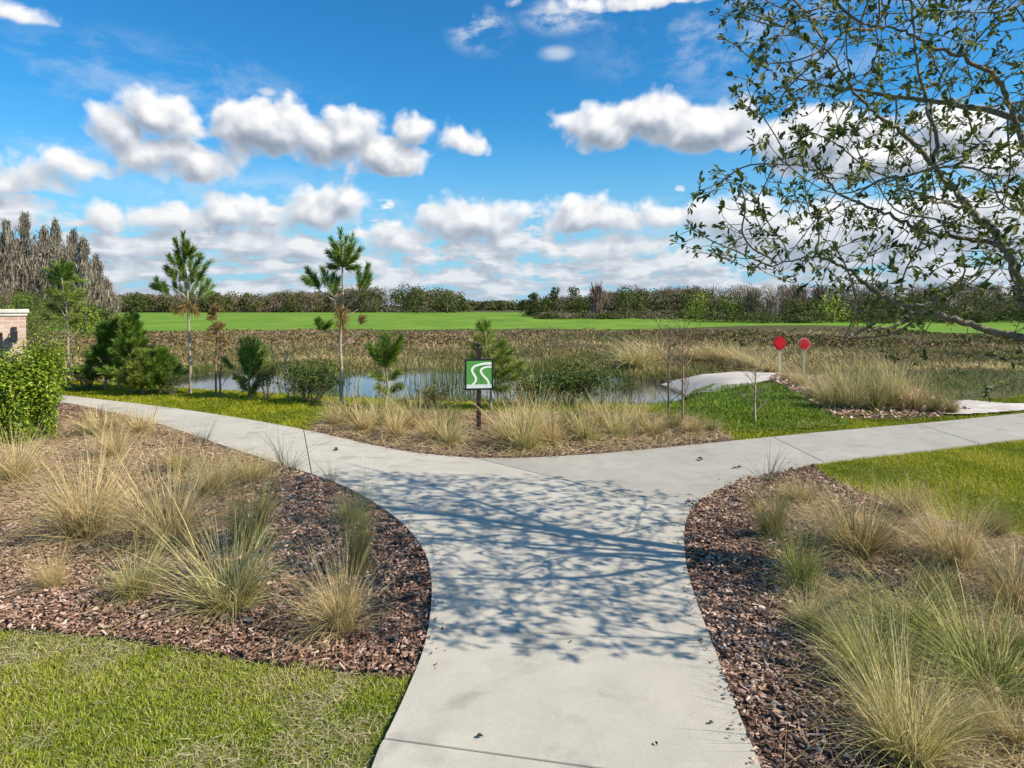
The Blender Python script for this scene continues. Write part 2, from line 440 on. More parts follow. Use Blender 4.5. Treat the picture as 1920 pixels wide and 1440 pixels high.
# pond water
m_water, n, b, _o = new_mat("pond_water")
o_ = n.n('ShaderNodeTexCoord').outputs['Object']
n.put(b.inputs['Base Color'], (.04, .046, .042, 1)); b.inputs['Roughness'].default_value = .045; b.inputs['IOR'].default_value = 1.333
b.inputs['Specular IOR Level'].default_value = .75
bp = n.n('ShaderNodeBump'); bp.inputs['Strength'].default_value = .10; bp.inputs['Distance'].default_value = .03
n.put(bp.inputs['Height'], n.noise(n.vm('MULTIPLY', o_, (1, 1.8, 1)), 3.0, 4, .55)); n.put(b.inputs['Normal'], bp.outputs[0])
wm = MB(); a = np.linspace(0, 2 * math.pi, 73)[:-1]
ring = np.stack([-4.0 + 11.2 * np.cos(a), 20.2 + 8.2 * np.sin(a), np.full(72, WATER)], 1)
# keep water from poking out: drop the rim under the banks is not needed, the banks rise above it
wm.add(np.concatenate([ring, [[-4.0, 20.2, WATER]]]), [[i, (i + 1) % 72, 72] for i in range(72)])
tag(wm.obj("pond_water", m_water), kind='structure')

# ---------------------------------------------------------------- path, beds, lawns (outlines on the flat foreground)
def W2(l, per=8): return spline([G(a, b_)[:2] for a, b_ in l], per)
far_edge = W2([(-260, 712), (-60, 724), (100, 742), (300, 766), (430, 785), (560, 808), (700, 840), (800, 857), (930, 865), (1100, 858), (1280, 841), (1380, 831), (1550, 814), (1750, 796), (1920, 779), (2150, 760)])
left_edge = W2([(-260, 719), (-60, 734), (110, 757), (210, 777), (300, 800), (440, 848), (560, 887), (640, 916), (710, 955), (765, 1000), (798, 1050), (809, 1100), (807, 1160), (794, 1230), (765, 1305), (735, 1372), (703, 1440), (640, 1640), (560, 1950)])
right_edge = W2([(1640, 2000), (1500, 1650), (1420, 1440), (1380, 1340), (1340, 1230), (1310, 1150), (1288, 1075), (1283, 1010), (1290, 972), (1312, 943), (1370, 913), (1450, 891), (1560, 869), (1740, 849), (1920, 827), (2150, 804)])
path_poly = np.concatenate([far_edge, right_edge[::-1], left_edge[::-1]])
bed_edge_left = W2([(-500, 1180), (0, 1190), (200, 1202), (400, 1236), (600, 1262), (765, 1280)])
kl = int(np.argmin(np.linalg.norm(left_edge - bed_edge_left[-1], axis=1)))
left_bed = np.concatenate([bed_edge_left[:-1], left_edge[:kl + 1][::-1]])
bed_edge_right = W2([(1527, 874), (1560, 902), (1610, 925), (1680, 945), (1760, 975), (1850, 1000), (1990, 1012), (2500, 1015)])
kr = int(np.argmin(np.linalg.norm(right_edge - bed_edge_right[0], axis=1)))
right_bed = np.concatenate([right_edge[:kr + 1], bed_edge_right[1:], [[6, 2.0], [6, 1.2]]])
kc0 = int(np.argmin(np.linalg.norm(far_edge - np.array(G(580, 812)[:2]), axis=1)))
kc1 = int(np.argmin(np.linalg.norm(far_edge - np.array(G(1382, 831)[:2]), axis=1)))
centre_back = W2([(1340, 800), (1280, 786), (1150, 780), (1000, 778), (800, 776), (680, 778), (610, 788)])
centre_bed = np.concatenate([far_edge[kc0:kc1 + 1], centre_back])

def flat_poly(name, poly, z, mat, kind='structure', cell=None):
    mb = MB(); V = np.concatenate([poly, np.full((len(poly), 1), z)], 1)
    ts = geometry.tessellate_polygon([[Vector(v) for v in V]])
    mb.add(V, [list(t) if np.cross(V[t[1]] - V[t[0]], V[t[2]] - V[t[0]])[2] > 0 else list(t)[::-1] for t in ts])
    return tag(mb.obj(name, mat), kind=kind)

m_lawn, n, b, _o = new_mat("lawn_soil")
o_ = n.n('ShaderNodeTexCoord').outputs['Object']
f = n.noise(o_, 2.2, 6, 0.65); f2 = n.noise(o_, 60, 4, .7)
c = n.ramp(f, [(0.3, (.09, .12, .014)), (0.5, (.15, .17, .024)), (0.68, (.24, .21, .08))])
c = n.mix(n.m('MULTIPLY', f2, .7), c, (.06, .07, .015)); n.put(b.inputs['Base Color'], c); b.inputs['Roughness'].default_value = .95
b.inputs['Specular IOR Level'].default_value = .1
lx = np.linspace(-38, 38, 120)
lawn_poly = np.concatenate([np.stack([lx, crest(lx) - .02], 1), [[38, -20], [-38, -20]]])
flat_poly("lawn", lawn_poly, .006, m_lawn)

m_mulch, n, b, _o = new_mat("bark_mulch")
o_ = n.n('ShaderNodeTexCoord').outputs['Object']
vc = n.vor(n.vm('MULTIPLY', o_, (1, 1.5, 1)), 42, out='Color'); vd = n.vor(n.vm('MULTIPLY', o_, (1, 1.5, 1)), 42)
f = n.noise(o_, 3, 4, .6)
c = n.ramp(n.xyz(vc)[0], [(0, (.035, .02, .013)), (.4, (.12, .064, .042)), (.75, (.23, .135, .09)), (1, (.40, .27, .20))])
c = n.mix(n.ss(vd, .0, .9, 0, .55), c, (.012, .008, .006)); n.put(b.inputs['Base Color'], c); b.inputs['Roughness'].default_value = .9
bp = n.n('ShaderNodeBump'); bp.inputs['Strength'].default_value = 1; bp.inputs['Distance'].default_value = .02
n.put(bp.inputs['Height'], n.m('SUBTRACT', 1.0, vd)); n.put(b.inputs['Normal'], bp.outputs[0])
for pl in (left_bed, right_bed, centre_bed): flat_poly("mulch_bed", pl, .014, m_mulch)

# concrete slabs with real joints
def concrete(name, tint):
    m, n, b, _o = new_mat(name)
    o_ = n.n('ShaderNodeTexCoord').outputs['Object']
    big = n.noise(o_, .8, 5, .6, .4); mid = n.noise(o_, 5, 7, .68); fine = n.noise(o_, 140, 5, .75)
    blot = n.noise(o_, 2.4, 4, .55, .8)
    c = n.ramp(big, [(.3, tuple(t * .80 for t in tint)), (.65, tint)])
    c = n.mix(n.ss(mid, .38, .70, 0, .60), c, tuple(t * .74 for t in tint))
    c = n.mix(n.ss(blot, .53, .72, 0, .65), c, (.25, .24, .20))
    c = n.mix(n.ss(fine, .35, .8, 0, .55), c, (.30, .275, .23))
    pits = n.vor(o_, 55); pm = n.m('LESS_THAN', pits, .10)
    c = n.mix(n.m('MULTIPLY', n.m('MULTIPLY', pm, .5), n.ss(mid, .45, .6)), c, (.16, .15, .13))
    n.put(b.inputs['Base Color'], c); b.inputs['Roughness'].default_value = .85; b.inputs['Specular IOR Level'].default_value = .25
    bp = n.n('ShaderNodeBump'); bp.inputs['Strength'].default_value = .35; bp.inputs['Distance'].default_value = .004
    n.put(bp.inputs['Height'], n.m('ADD', fine, n.noise(n.vm('MULTIPLY', o_, (8, 90, 1)), 1, 3, .5))); n.put(b.inputs['Normal'], bp.outputs[0])
    return m
m_conc = concrete("broom_concrete", (.55, .505, .415)); m_conc2 = concrete("greyer_concrete", (.425, .395, .33)); m_conc3 = concrete("new_concrete", (.48, .45, .39))
def clip(poly, a, nrm):
    out = []; n_ = len(poly)
    for i in range(n_):
        p0, p1 = poly[i], poly[(i + 1) % n_]; d0, d1 = np.dot(p0 - a, nrm), np.dot(p1 - a, nrm)
        if d0 >= 0: out.append(p0)
        if d0 * d1 < 0: out.append(p0 + (p1 - p0) * d0 / (d0 - d1))
    return np.array(out)
def split(poly, A, B, gap=.004):
    A = np.array(G(*A)[:2]); B = np.array(G(*B)[:2]); t = (B - A) / np.linalg.norm(B - A); nn = np.array([-t[1], t[0]])
    return clip(poly, A + nn * gap, nn), clip(poly, A - nn * gap, -nn)
def slab(bm, poly, z0, z1):
    q = [poly[0]]
    for p_ in poly[1:]:
        if np.linalg.norm(p_ - q[-1]) > .012: q.append(p_)
    if np.linalg.norm(q[0] - q[-1]) < .012: q.pop()
    ar = sum(q[i][0] * q[(i + 1) % len(q)][1] - q[(i + 1) % len(q)][0] * q[i][1] for i in range(len(q)))
    if ar < 0: q = q[::-1]
    top = [bm.verts.new((*p_, z1)) for p_ in q]; bot = [bm.verts.new((*p_, z0)) for p_ in q]
    f_ = bm.faces.new(top); n_ = len(q)
    for i in range(n_): bm.faces.new((bot[i], bot[(i + 1) % n_], top[(i + 1) % n_], top[i]))
    return f_
pcs = {'a': [], 'b': []}
r1, r2 = split(path_poly, (902, 867), (1290, 966))      # joint between the walk and the right arm
arm, rest = (r1, r2) if r1[:, 0].mean() > r2[:, 0].mean() else (r2, r1)
def chop(poly, lines):
    res = [poly]
    for A, B in lines:
        nx_ = []
        for q in res:
            a_, b_ = split(q, A, B)
            for s_ in (a_, b_):
                if len(s_) > 3: nx_.append(s_)
        res = nx_
    return res
JR = [((1430, 815), (1560, 880)), ((1690, 790), (1860, 845)), ((1905, 770), (2160, 826))]
JL = [((800, 1188), (1335, 1216)), ((700, 1398), (1420, 1500)), ((560, 760), (585, 900)), ((302, 740), (275, 830)), ((120, 720), (60, 775))]
pcs['b'] = chop(arm, JR); pcs['a'] = [q for q in chop(rest, JL)]
for key, mt in (('a', m_conc), ('b', m_conc2)):
    bm = bmesh.new(); tops = [slab(bm, q, -.06, .038) for q in pcs[key] if len(q) > 3]
    ed = [e for f_ in tops for e in f_.edges]
    bmesh.ops.bevel(bm, geom=ed, offset=.006, segments=2, profile=.5, affect='EDGES', clamp_overlap=True)
    bmesh.ops.triangulate(bm, faces=[f_ for f_ in bm.faces if len(f_.verts) > 4])
    me = bpy.data.meshes.new("path"); bm.to_mesh(me); bm.free(); me.materials.append(mt)
    o = bpy.data.objects.new("path", me); col.objects.link(o); tag(o, kind='structure')

# ---------------------------------------------------------------- mulch chips, lawn blades, thatch (ground cover: stuff)
m_chip = leaf_mat("bark_chip", [(.04, .022, .014), (.14, .074, .048), (.26, .145, .095), (.38, .235, .165), (.54, .38, .29), (.74, .60, .49)], rough=.8, trans=0, spec=.2)
def scatter(poly, dens, ymax=99, ymin=2.2, margin=120):
    lo = poly.min(0); hi = poly.max(0); lo = np.maximum(lo, (-14, ymin)); hi = np.minimum(hi, (14, ymax))
    N = int((hi[0] - lo[0]) * (hi[1] - lo[1]) * dens)
    q = rng.uniform(lo, hi, (N, 2)); px = 960 + q[:, 0] / q[:, 1] * F
    k = inside(q[:, 0], q[:, 1], poly) & (px > -margin) & (px < 1920 + margin)
    return q[k]
def chips(poly, d_near, d_far, ysplit, name="mulch_chips"):
    mb = MB()
    q = np.concatenate([scatter(poly, d_near, ysplit), scatter(poly, d_far, 99, ysplit)])
    N = len(q); far = q[:, 1] > ysplit
    L = (.011 + .030 * rng.beta(1.3, 2.6, N)) * np.where(far, 1.5, 1); sh_ = rng.uniform(0, 1, N) < .35; L = np.where(sh_, L * 1.7, L); Wd = L * np.where(sh_, rng.uniform(.12, .25, N), rng.uniform(.35, .7, N)); H = rng.uniform(.003, .008, N)
    c = np.array([[-1,-1,-1],[1,-1,-1],[1,1,-1],[-1,1,-1],[-1,-1,1],[1,-1,1],[1,1,1],[-1,1,1]]) * .5
    B = c[None] * np.stack([L, Wd, H], 1)[:, None]; B = B * rng.uniform(.55, 1.15, (N, 8, 1))
    a1, a2, a3 = rng.uniform(0, 6.28, N), rng.normal(0, .27, N), rng.normal(0, .27, N)
    def rot(B, a, i, j):
        ca, sa = np.cos(a)[:, None], np.sin(a)[:, None]; B = B.copy(); u, v = B[:, :, i].copy(), B[:, :, j].copy()
        B[:, :, i] = u * ca - v * sa; B[:, :, j] = u * sa + v * ca; return B
    B = rot(rot(rot(B, a2, 0, 2), a3, 1, 2), a1, 0, 1)
    zz = .018 + rng.uniform(0, .022, N) + .012 * vnoise(q[:, 0], q[:, 1], 5, 4)
    V = (B + np.stack([q[:, 0], q[:, 1], zz], 1)[:, None]).reshape(-1, 3)
    fb = np.array([[0,3,2,1],[4,5,6,7],[0,1,5,4],[1,2,6,5],[2,3,7,6],[3,0,4,7]])
    Fc = (np.arange(N)[:, None, None] * 8 + fb[None]).reshape(-1, 4)
    r_ = np.clip(rng.beta(2.0, 2.2, N) + .10 * vnoise(q[:, 0], q[:, 1], 2.2, 9), 0, 1)
    mb.add(V, Fc, .5, np.repeat(r_, 8))
    return tag(mb.obj(name, m_chip), kind='stuff')
chips(left_bed, 3000, 900, 6.0); chips(right_bed, 3000, 1000, 6.0); chips(centre_bed, 900, 900, 9)

spl = []
for edge_, k0_, k1_ in ((left_edge, 20, kl), (right_edge, 10, kr), (far_edge, kc0, kc1)):
    for _ in range(110):
        j_ = random.randint(k0_, k1_ - 2); q_ = edge_[j_] + (edge_[j_ + 1] - edge_[j_]) * random.random(); tg_ = edge_[j_ + 1] - edge_[j_]; nn_ = np.array([-tg_[1], tg_[0]]) / np.linalg.norm(tg_)
        o_r = abs(random.gauss(0, .05)) + .008; c_ = q_ + nn_ * o_r
        if not inside(np.array([c_[0]]), np.array([c_[1]]), path_poly)[0]: c_ = q_ - nn_ * o_r
        spl.append((*c_, .043))
spl = np.array(spl); N = len(spl); mb = MB()
leaves(mb, spl, np.stack([rng.normal(0, .3, N), rng.normal(0, .3, N), np.ones(N)], 1), rng.uniform(.008, .026, N), .6)
tag(mb.obj("mulch_chips", m_chip), kind='stuff')
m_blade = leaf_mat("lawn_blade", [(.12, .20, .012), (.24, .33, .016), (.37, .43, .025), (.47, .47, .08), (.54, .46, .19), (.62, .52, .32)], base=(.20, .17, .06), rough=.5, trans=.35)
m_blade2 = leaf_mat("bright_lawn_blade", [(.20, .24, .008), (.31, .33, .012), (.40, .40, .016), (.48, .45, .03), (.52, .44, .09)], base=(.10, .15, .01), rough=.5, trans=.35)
def lawn_blades(name, q, hmin, hmax, wdt, mat, dry=.0, seg=2, dz=.006, patchy=0.0):
    if patchy: q = q[rng.uniform(0, 1, len(q)) > patchy * sstep(.0, .8, vnoise(q[:, 0], q[:, 1], 4.2, 88) + .5 * vnoise(q[:, 0], q[:, 1], 13, 81))]
    N = len(q); mb = MB(); z_ = terrain(q[:, 0], q[:, 1]) + dz
    nz = vnoise(q[:, 0], q[:, 1], 2.6, 21) + .6 * vnoise(q[:, 0], q[:, 1], 9, 5)
    H = rng.uniform(hmin, hmax, N) * (1 + .25 * nz)
    r_ = np.clip(rng.normal(.42 + dry, .22, N) + .34 * vnoise(q[:, 0], q[:, 1], 3.4, 88) + .12 * nz, 0, 1)
    blades(mb, np.stack([q[:, 0], q[:, 1], z_], 1), rng.uniform(0, 6.28, N), np.abs(rng.normal(.35, .3, N)), H, np.full(N, wdt) * rng.uniform(.7, 1.3, N), rng.uniform(.1, 1.4, N), seg, r=r_)
    return tag(mb.obj(name, mat), kind='stuff')
shrink = left_edge + np.array([0, 0])
bel = spline(bed_edge_left, 5); bel[:, 1] += .03 + .035 * vnoise(bel[:, 0], bel[:, 0] * 0, 9, 4) + rng.normal(0, .012, len(bel))
front_lawn = np.concatenate([bel[:-1], left_edge[kl:], [[-6, .8]]])
lawn_blades("grass", scatter(front_lawn, 24000, 4.2, 2.2, 60), .010, .042, .0042, m_blade, .04, seg=3, patchy=.75)
q = scatter(front_lawn, 9000, 4.2, 2.2, 60); nn_ = vnoise(q[:, 0], q[:, 1], 4.2, 88) + .5 * vnoise(q[:, 0], q[:, 1], 13, 81)
q = q[rng.uniform(0, 1, len(q)) < .12 + .8 * sstep(.0, .8, nn_)]; N = len(q); mb = MB()
blades(mb, np.stack([q[:, 0], q[:, 1], rng.uniform(.008, .02, N)], 1), rng.uniform(0, 6.28, N), rng.uniform(1.0, 1.5, N), rng.uniform(.02, .07, N), rng.uniform(.002, .0045, N), rng.uniform(0, .6, N), 2)
tag(mb.obj('dead_grass', leaf_mat('dead_lawn_blade', [(.32, .26, .13), (.45, .37, .20), (.58, .50, .31), (.40, .38, .15)], rough=.7, trans=.2)), kind='stuff')
right_lawn = np.concatenate([right_edge[kr:], [[14, 11], [14, 4.9]], bed_edge_right[::-1]])
lawn_blades("grass", scatter(right_lawn, 6500, 12), .02, .045, .007, m_blade2, -.05)
bx = np.linspace(-16, 16, 90)
strip = np.concatenate([far_edge, np.stack([bx, crest(bx) + .5], 1)[::-1]])
q = scatter(strip, 3000, 17, 2); q = q[~inside(q[:, 0], q[:, 1], centre_bed)]
spur = spline([GT(a, b_)[:2] for a, b_ in [(1778, 783), (1850, 781), (1925, 774), (1990, 764), (1890, 762), (1810, 756), (1784, 764), (1778, 783)]], 4)
q = q[~inside(q[:, 0], q[:, 1], spur)]
lawn_blades("grass", q, .03, .07, .012, m_blade2, -.22)
# mown slope between the right arm and the swale
slope_poly = np.array([GT(a, b_)[:2] for a, b_ in [(1215, 792), (1290, 752), (1300, 736), (1370, 725), (1450, 722), (1530, 748), (1560, 782), (1600, 800), (1400, 815)]])
q = scatter(slope_poly, 1800, 40, 2)
lawn_blades("grass", q, .05, .11, .022, leaf_mat("swale_blade", [(.07, .13, .010), (.11, .19, .012), (.17, .26, .015), (.24, .29, .03)], rough=.6, trans=.25), -.02, dz=.0)
sg = MB()
gx, gy = np.meshgrid(np.arange(slope_poly[:, 0].min(), slope_poly[:, 0].max(), .12), np.arange(slope_poly[:, 1].min(), slope_poly[:, 1].max(), .12))
cxy = np.stack([gx.ravel(), gy.ravel()], 1); cxy = cxy[inside(cxy[:, 0], cxy[:, 1], slope_poly)]
cc4 = np.array([[-.06, -.06], [.06, -.06], [.06, .06], [-.06, .06]])
vv4 = (cxy[:, None] + cc4[None]).reshape(-1, 2)
sg.add(drape(vv4, .035), (np.arange(len(cxy))[:, None] * 4 + np.arange(4)[None]))
tag(sg.obj("lawn_slope", m_lawn), kind='structure')

# dry thatch lying in the beds
m_thatch = leaf_mat("dry_thatch", [(.26, .17, .08), (.42, .30, .14), (.56, .43, .22), (.68, .56, .32)], rough=.7, trans=.15)
def thatch(q, L0, L1, wdt, mat=m_thatch):
    N = len(q); mb = MB()
    blades(mb, np.stack([q[:, 0], q[:, 1], np.full(N, .035) + rng.uniform(0, .03, N)], 1), rng.uniform(0, 6.28, N), rng.uniform(1.15, 1.5, N), rng.uniform(L0, L1, N), rng.uniform(.6, 1.2, N) * wdt, rng.uniform(-.1, .5, N), 3)
    return tag(mb.obj("dry_thatch", mat), kind='stuff')
def blobmask(q, blobs):
    k = np.zeros(len(q))
    for (px, py, rx, ry) in blobs:
        c = np.array(G(px, py)[:2]); ex = rx * c[1] / F; ey = abs(G(px, py - ry)[1] - c[1])
        k = np.maximum(k, np.exp(-(((q[:, 0] - c[0]) / ex) ** 2 + ((q[:, 1] - c[1]) / ey) ** 2)))
    return k
q = scatter(right_bed, 3200, 99, 2.2); k = blobmask(q, [(1860, 1380, 220, 120), (1600, 1130, 100, 60), (1580, 1000, 80, 40), (1640, 1010, 130, 45), (1780, 1160, 170, 70), (1700, 1290, 110, 80), (1500, 960, 60, 30), (1900, 1050, 90, 50), (1800, 940, 160, 30)])
thatch(q[rng.uniform(0, 1, len(q)) < k], .08, .26, .0032)
q = scatter(left_bed, 1900, 99, 2.2); k = blobmask(q, [(220, 820, 190, 60), (120, 900, 150, 70), (420, 880, 120, 40), (230, 1030, 140, 40), (60, 960, 90, 50), (200, 960, 200, 70), (640, 1170, 60, 30), (420, 980, 60, 40)])
thatch(q[rng.uniform(0, 1, len(q)) < k * .8], .08, .26, .004)
q = scatter(centre_bed, 900, 99, 2.2)
thatch(q, .08, .28, .007)

# ---------------------------------------------------------------- ornamental grass tussocks
TAN = [(.38, .26, .11), (.56, .41, .18), (.70, .55, .27), (.80, .67, .38)]
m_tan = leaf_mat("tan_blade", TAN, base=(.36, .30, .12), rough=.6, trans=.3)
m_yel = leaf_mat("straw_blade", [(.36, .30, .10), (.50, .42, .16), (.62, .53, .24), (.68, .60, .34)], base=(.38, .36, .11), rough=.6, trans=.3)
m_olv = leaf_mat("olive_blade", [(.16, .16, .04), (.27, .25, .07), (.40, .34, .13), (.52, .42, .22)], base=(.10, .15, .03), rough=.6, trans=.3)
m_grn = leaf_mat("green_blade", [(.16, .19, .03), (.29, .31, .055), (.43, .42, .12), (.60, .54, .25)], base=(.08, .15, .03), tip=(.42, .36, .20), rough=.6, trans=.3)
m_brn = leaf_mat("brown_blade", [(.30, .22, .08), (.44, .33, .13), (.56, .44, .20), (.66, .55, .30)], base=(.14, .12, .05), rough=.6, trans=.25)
m_gry = leaf_mat("grey_blade", [(.10, .10, .07), (.17, .16, .11), (.26, .23, .18)], rough=.6, trans=.2)
def clump_mesh(name, mat, n_, H, base_r, lean, curl, wdt, wind=(0, 0), stray=.12):
    mb = MB(); a = rng.uniform(0, 6.28, n_); rr = base_r * np.sqrt(rng.uniform(0, 1, n_))
    base = np.stack([rr * np.cos(a), rr * np.sin(a), np.full(n_, .0)], 1)
    az = a + rng.normal(0, .7, n_); ln_ = np.abs(rng.normal(lean, lean * .55, n_)); cu = np.abs(rng.normal(curl, curl * .5, n_))
    L = H * rng.uniform(.4, 1.18, n_) * (1 + .18 * np.sin(a * 2 + rng.uniform(0, 6)) + .12 * np.sin(a * 5))
    ln_ *= 1 + .35 * np.sin(a + rng.uniform(0, 6)); cu *= rng.choice([.4, 1.0, 1.7], n_)
    out = rng.uniform(0, 1, n_) < stray; ln_[out] *= 1.8; L[out] *= 1.15
    # wind bias: bend azimuths toward it
    vx = np.cos(az) + wind[0]; vy = np.sin(az) + wind[1]; az = np.arctan2(vy, vx)
    blades(mb, base, az, ln_, L, wdt * rng.uniform(.6, 1.3, n_), cu, 5)
    # spent culms lying low
    k = n_ // 6; a = rng.uniform(0, 6.28, k)
    blades(mb, np.stack([.7 * base_r * np.cos(a), .7 * base_r * np.sin(a), np.full(k, .02)], 1), a + rng.normal(0, .5, k), rng.uniform(.9, 1.3, k), H * rng.uniform(.4, .8, k), np.full(k, wdt), rng.uniform(.2, .7, k), 4)
    return mb.mesh(name, mat)
KIND = {
 'tan': [clump_mesh("grass_tussock", m_tan, 800, .80, .11, .30, .80, .0050, (-.6, .1), .2) for _ in range(4)],
 'yel': [clump_mesh("grass_tussock", m_yel, 700, .62, .10, .34, .85, .0050, (-.3, 0)) for _ in range(4)],
 'olv': [clump_mesh("grass_tussock", m_olv, 680, .74, .09, .22, .60, .0040, (-.1, .1)) for _ in range(2)],
 'grn': [clump_mesh("grass_tussock", m_grn, 680, .74, .09, .28, .80, .0050, (.1, .1)) for _ in range(2)],
 'brn': [clump_mesh("grass_tussock", m_brn, 620, .60, .10, .30, .70, .0050, (-.3, .1)) for _ in range(2)],
 'gry': [clump_mesh("grass_tussock", m_gry, 60, .42, .05, .35, .45, .0055, (0, 0)) for _ in range(2)],
 'arc': [clump_mesh("grass_tussock", m_grn, 720, .85, .11, .55, 1.35, .0050, (.3, -.1)) for _ in range(2)],
}
KFAR = {
 'tan': [clump_mesh("grass_tussock", m_tan, 420, .80, .12, .34, .80, .0105, (-.5, .1), .2) for _ in range(3)],
 'yel': [clump_mesh("grass_tussock", m_yel, 380, .62, .12, .36, .85, .0100, (-.3, 0), .2) for _ in range(3)],
 'olv': [clump_mesh("grass_tussock", m_olv, 380, .74, .12, .30, .60, .0100, (-.1, .1), .2) for _ in range(2)],
 'brn': [clump_mesh("grass_tussock", m_brn, 360, .60, .12, .36, .70, .0100, (-.3, .1), .2) for _ in range(2)],
}
KH = {'tan': .74, 'yel': .56, 'olv': .72, 'grn': .70, 'brn': .55, 'gry': .38, 'arc': .56}
cl_count = [0]
def tussock(kind, px, py, hpx, label, group, wide=1.0, tilt=(0, 0), far=False):
    x_, y_, z_ = GT(px, py) if far else G(px, py, .012)
    h_ = hpx * y_ / F; s = h_ / KH[kind]
    i = cl_count[0]; cl_count[0] += 1
    lib = (KFAR if (far or y_ > 7.5) and kind in KFAR else KIND)[kind]; o = bpy.data.objects.new("grass_tussock", lib[i % len(lib)]); col.objects.link(o)
    o.location = (x_, y_, z_); o.rotation_euler = (tilt[1], tilt[0], (i * 2.399) % 6.28 if kind not in ('tan',) else random.uniform(-.7, .7))
    s2_ = s * wide * (1 if kind == 'gry' else 1.0); o.scale = (s2_ * random.uniform(.9, 1.12), s2_ * random.uniform(.9, 1.12), s)
    return tag(o, label, 'ornamental grass', group)
LB = 'ornamental grasses in the left mulch bed'; RB = 'ornamental grasses in the right mulch bed'; CB = 'ornamental grasses in the central bed by the sign'; SB = 'ornamental grasses in the bed beyond the swale'
LEFT = [
 ('tan', 30, 905, 95, 'dry tan grass tussock cut by the left frame edge below the green hedge', 1.1),
 ('tan', 165, 1015, 172, 'broad tan fountain grass, the left one of the two largest in the left bed', .95),
 ('tan', 315, 1030, 178, 'broad tan fountain grass leaning left, right one of the two largest in left bed', .95),
 ('tan', 100, 1105, 75, 'short sparse tan tuft at the left bed front nearest the left frame edge', .8),
 ('yel', 255, 1120, 105, 'low straw tussock with dark shade left of it at the left bed front', 1.1),
 ('yel', 432, 1140, 150, 'bright straw yellow tussock at the middle of the left bed front', 1.15),
 ('olv', 470, 1035, 165, 'dark olive upright tussock behind the straw yellow one in the left bed', .8),
 ('tan', 640, 1185, 150, 'drooping straw tussock nearest the narrow neck of the path', .9),
 ('olv', 672, 1080, 170, 'tall olive tussock standing right behind the drooping straw one by the path', .55),
 ('yel', 655, 985, 70, 'small straw tuft in tree shade at the tip of the left bed', .8),
 ('brn', 400, 930, 85, 'rusty brown tussock behind the largest pair in the left bed', 1.0),
 ('brn', 335, 890, 60, 'low rusty tuft left of the brown tussock near the path curve', 1.3),
 ('tan', 215, 860, 75, 'tan tussock between the green hedge and the large pair', .9),
 ('brn', 190, 815, 55, 'brown tussock beside the hedge in the back of the left bed', 1.4),
 ('tan', 265, 815, 50, 'pale tan tuft at the far path edge right of the brown one', 1.2),
 ('gry', 382, 832, 42, 'wiry grey tuft at the kerb of the left path arm, farthest of the wiry three', 1.0),
 ('gry', 537, 886, 68, 'wiry grey tuft at the kerb, largest of the wiry three', 1.2),
 ('gry', 622, 908, 45, 'wiry grey tuft at the kerb, nearest of the wiry three', .9),
 ('brn', 470, 905, 55, 'low brown tuft at the kerb between two wiry grey tufts', 1.3),
]
for (k, a_, b_, h_, lb, wd_) in LEFT: tussock(k, a_, b_, h_, lb, LB, wd_)
RIGHT = [
 ('olv', 1448, 1012, 110, 'olive tussock at the inner corner of the right bed', .8),
 ('gry', 1440, 905, 60, 'wiry purple grey tuft at the kerb where the right arm begins', 1.1),
 ('grn', 1505, 1110, 140, 'tall green tussock midway along the right bed edge', .7),
 ('yel', 1520, 1180, 80, 'straw tuft at the foot of the tall green tussock', .9),
 ('brn', 1610, 1040, 120, 'brown olive tussock in front of the right lawn tip', 1.1),
 ('brn', 1700, 965, 65, 'small brown tussock on the border of the right lawn', 1.2),
 ('tan', 1790, 1065, 140, 'tan feathery tussock standing before the right lawn', 1.0),
 ('olv', 1865, 1010, 75, 'dark olive tussock on the border of the right lawn', 1.2),
 ('tan', 1905, 1140, 125, 'tan tussock cut by the right frame edge', 1.1),
 ('arc', 1700, 1190, 110, 'arching green tussock in the middle of the right bed', 1.2),
 ('olv', 1760, 1130, 80, 'olive tuft behind the arching green tussock', 1.2),
 ('grn', 1640, 1290, 160, 'green tussock with bent blades nearest the middle of the right bed front', 1.1),
 ('yel', 1700, 1425, 190, 'yellow green tussock lowest in the picture at the right', 1.0),
 ('arc', 1850, 1300, 150, 'large arching green tussock near the lower right corner', 1.25),
 ('yel', 1790, 1385, 80, 'flattened straw tuft below the large arching one', 1.4),
 ('brn', 1905, 1400, 90, 'brown dry tuft in the lower right corner', 1.3),
 ('yel', 1560, 1210, 60, 'thin straw tuft between the tall green and the bent green tussocks', 1.1),
 ('brn', 1500, 945, 50, 'low brown tuft in the tip of the right bed', 1.3),
 ('olv', 1920, 1235, 110, 'olive tussock at the right frame edge above the large arching one', 1.2),
]
for (k, a_, b_, h_, lb, wd_) in RIGHT: tussock(k, a_, b_, h_, lb, RB, wd_ * 1.08)
ORD = ['first', 'second', 'third', 'fourth', 'fifth', 'sixth', 'seventh', 'eighth', 'ninth', 'tenth', 'eleventh', 'twelfth', 'thirteenth', 'fourteenth']
CENL = [(846, 836, 54, 'yel'), (838, 812, 62, 'olv'), (815, 828, 60, 'tan'), (778, 806, 66, 'tan'), (742, 822, 56, 'tan'), (712, 800, 66, 'yel'), (682, 812, 58, 'tan'), (655, 795, 58, 'brn'), (628, 800, 46, 'tan')]
CENR = [(958, 838, 80, 'tan'), (984, 846, 84, 'yel'), (1000, 822, 92, 'tan'), (1035, 838, 70, 'tan'), (1070, 812, 66, 'olv'), (1100, 830, 66, 'yel'), (1128, 806, 66, 'tan'), (1160, 822, 62, 'yel'), (1192, 806, 66, 'tan'), (1225, 820, 46, 'brn'), (1262, 808, 44, 'olv'), (1300, 815, 40, 'brn'), (1335, 812, 34, 'olv')]
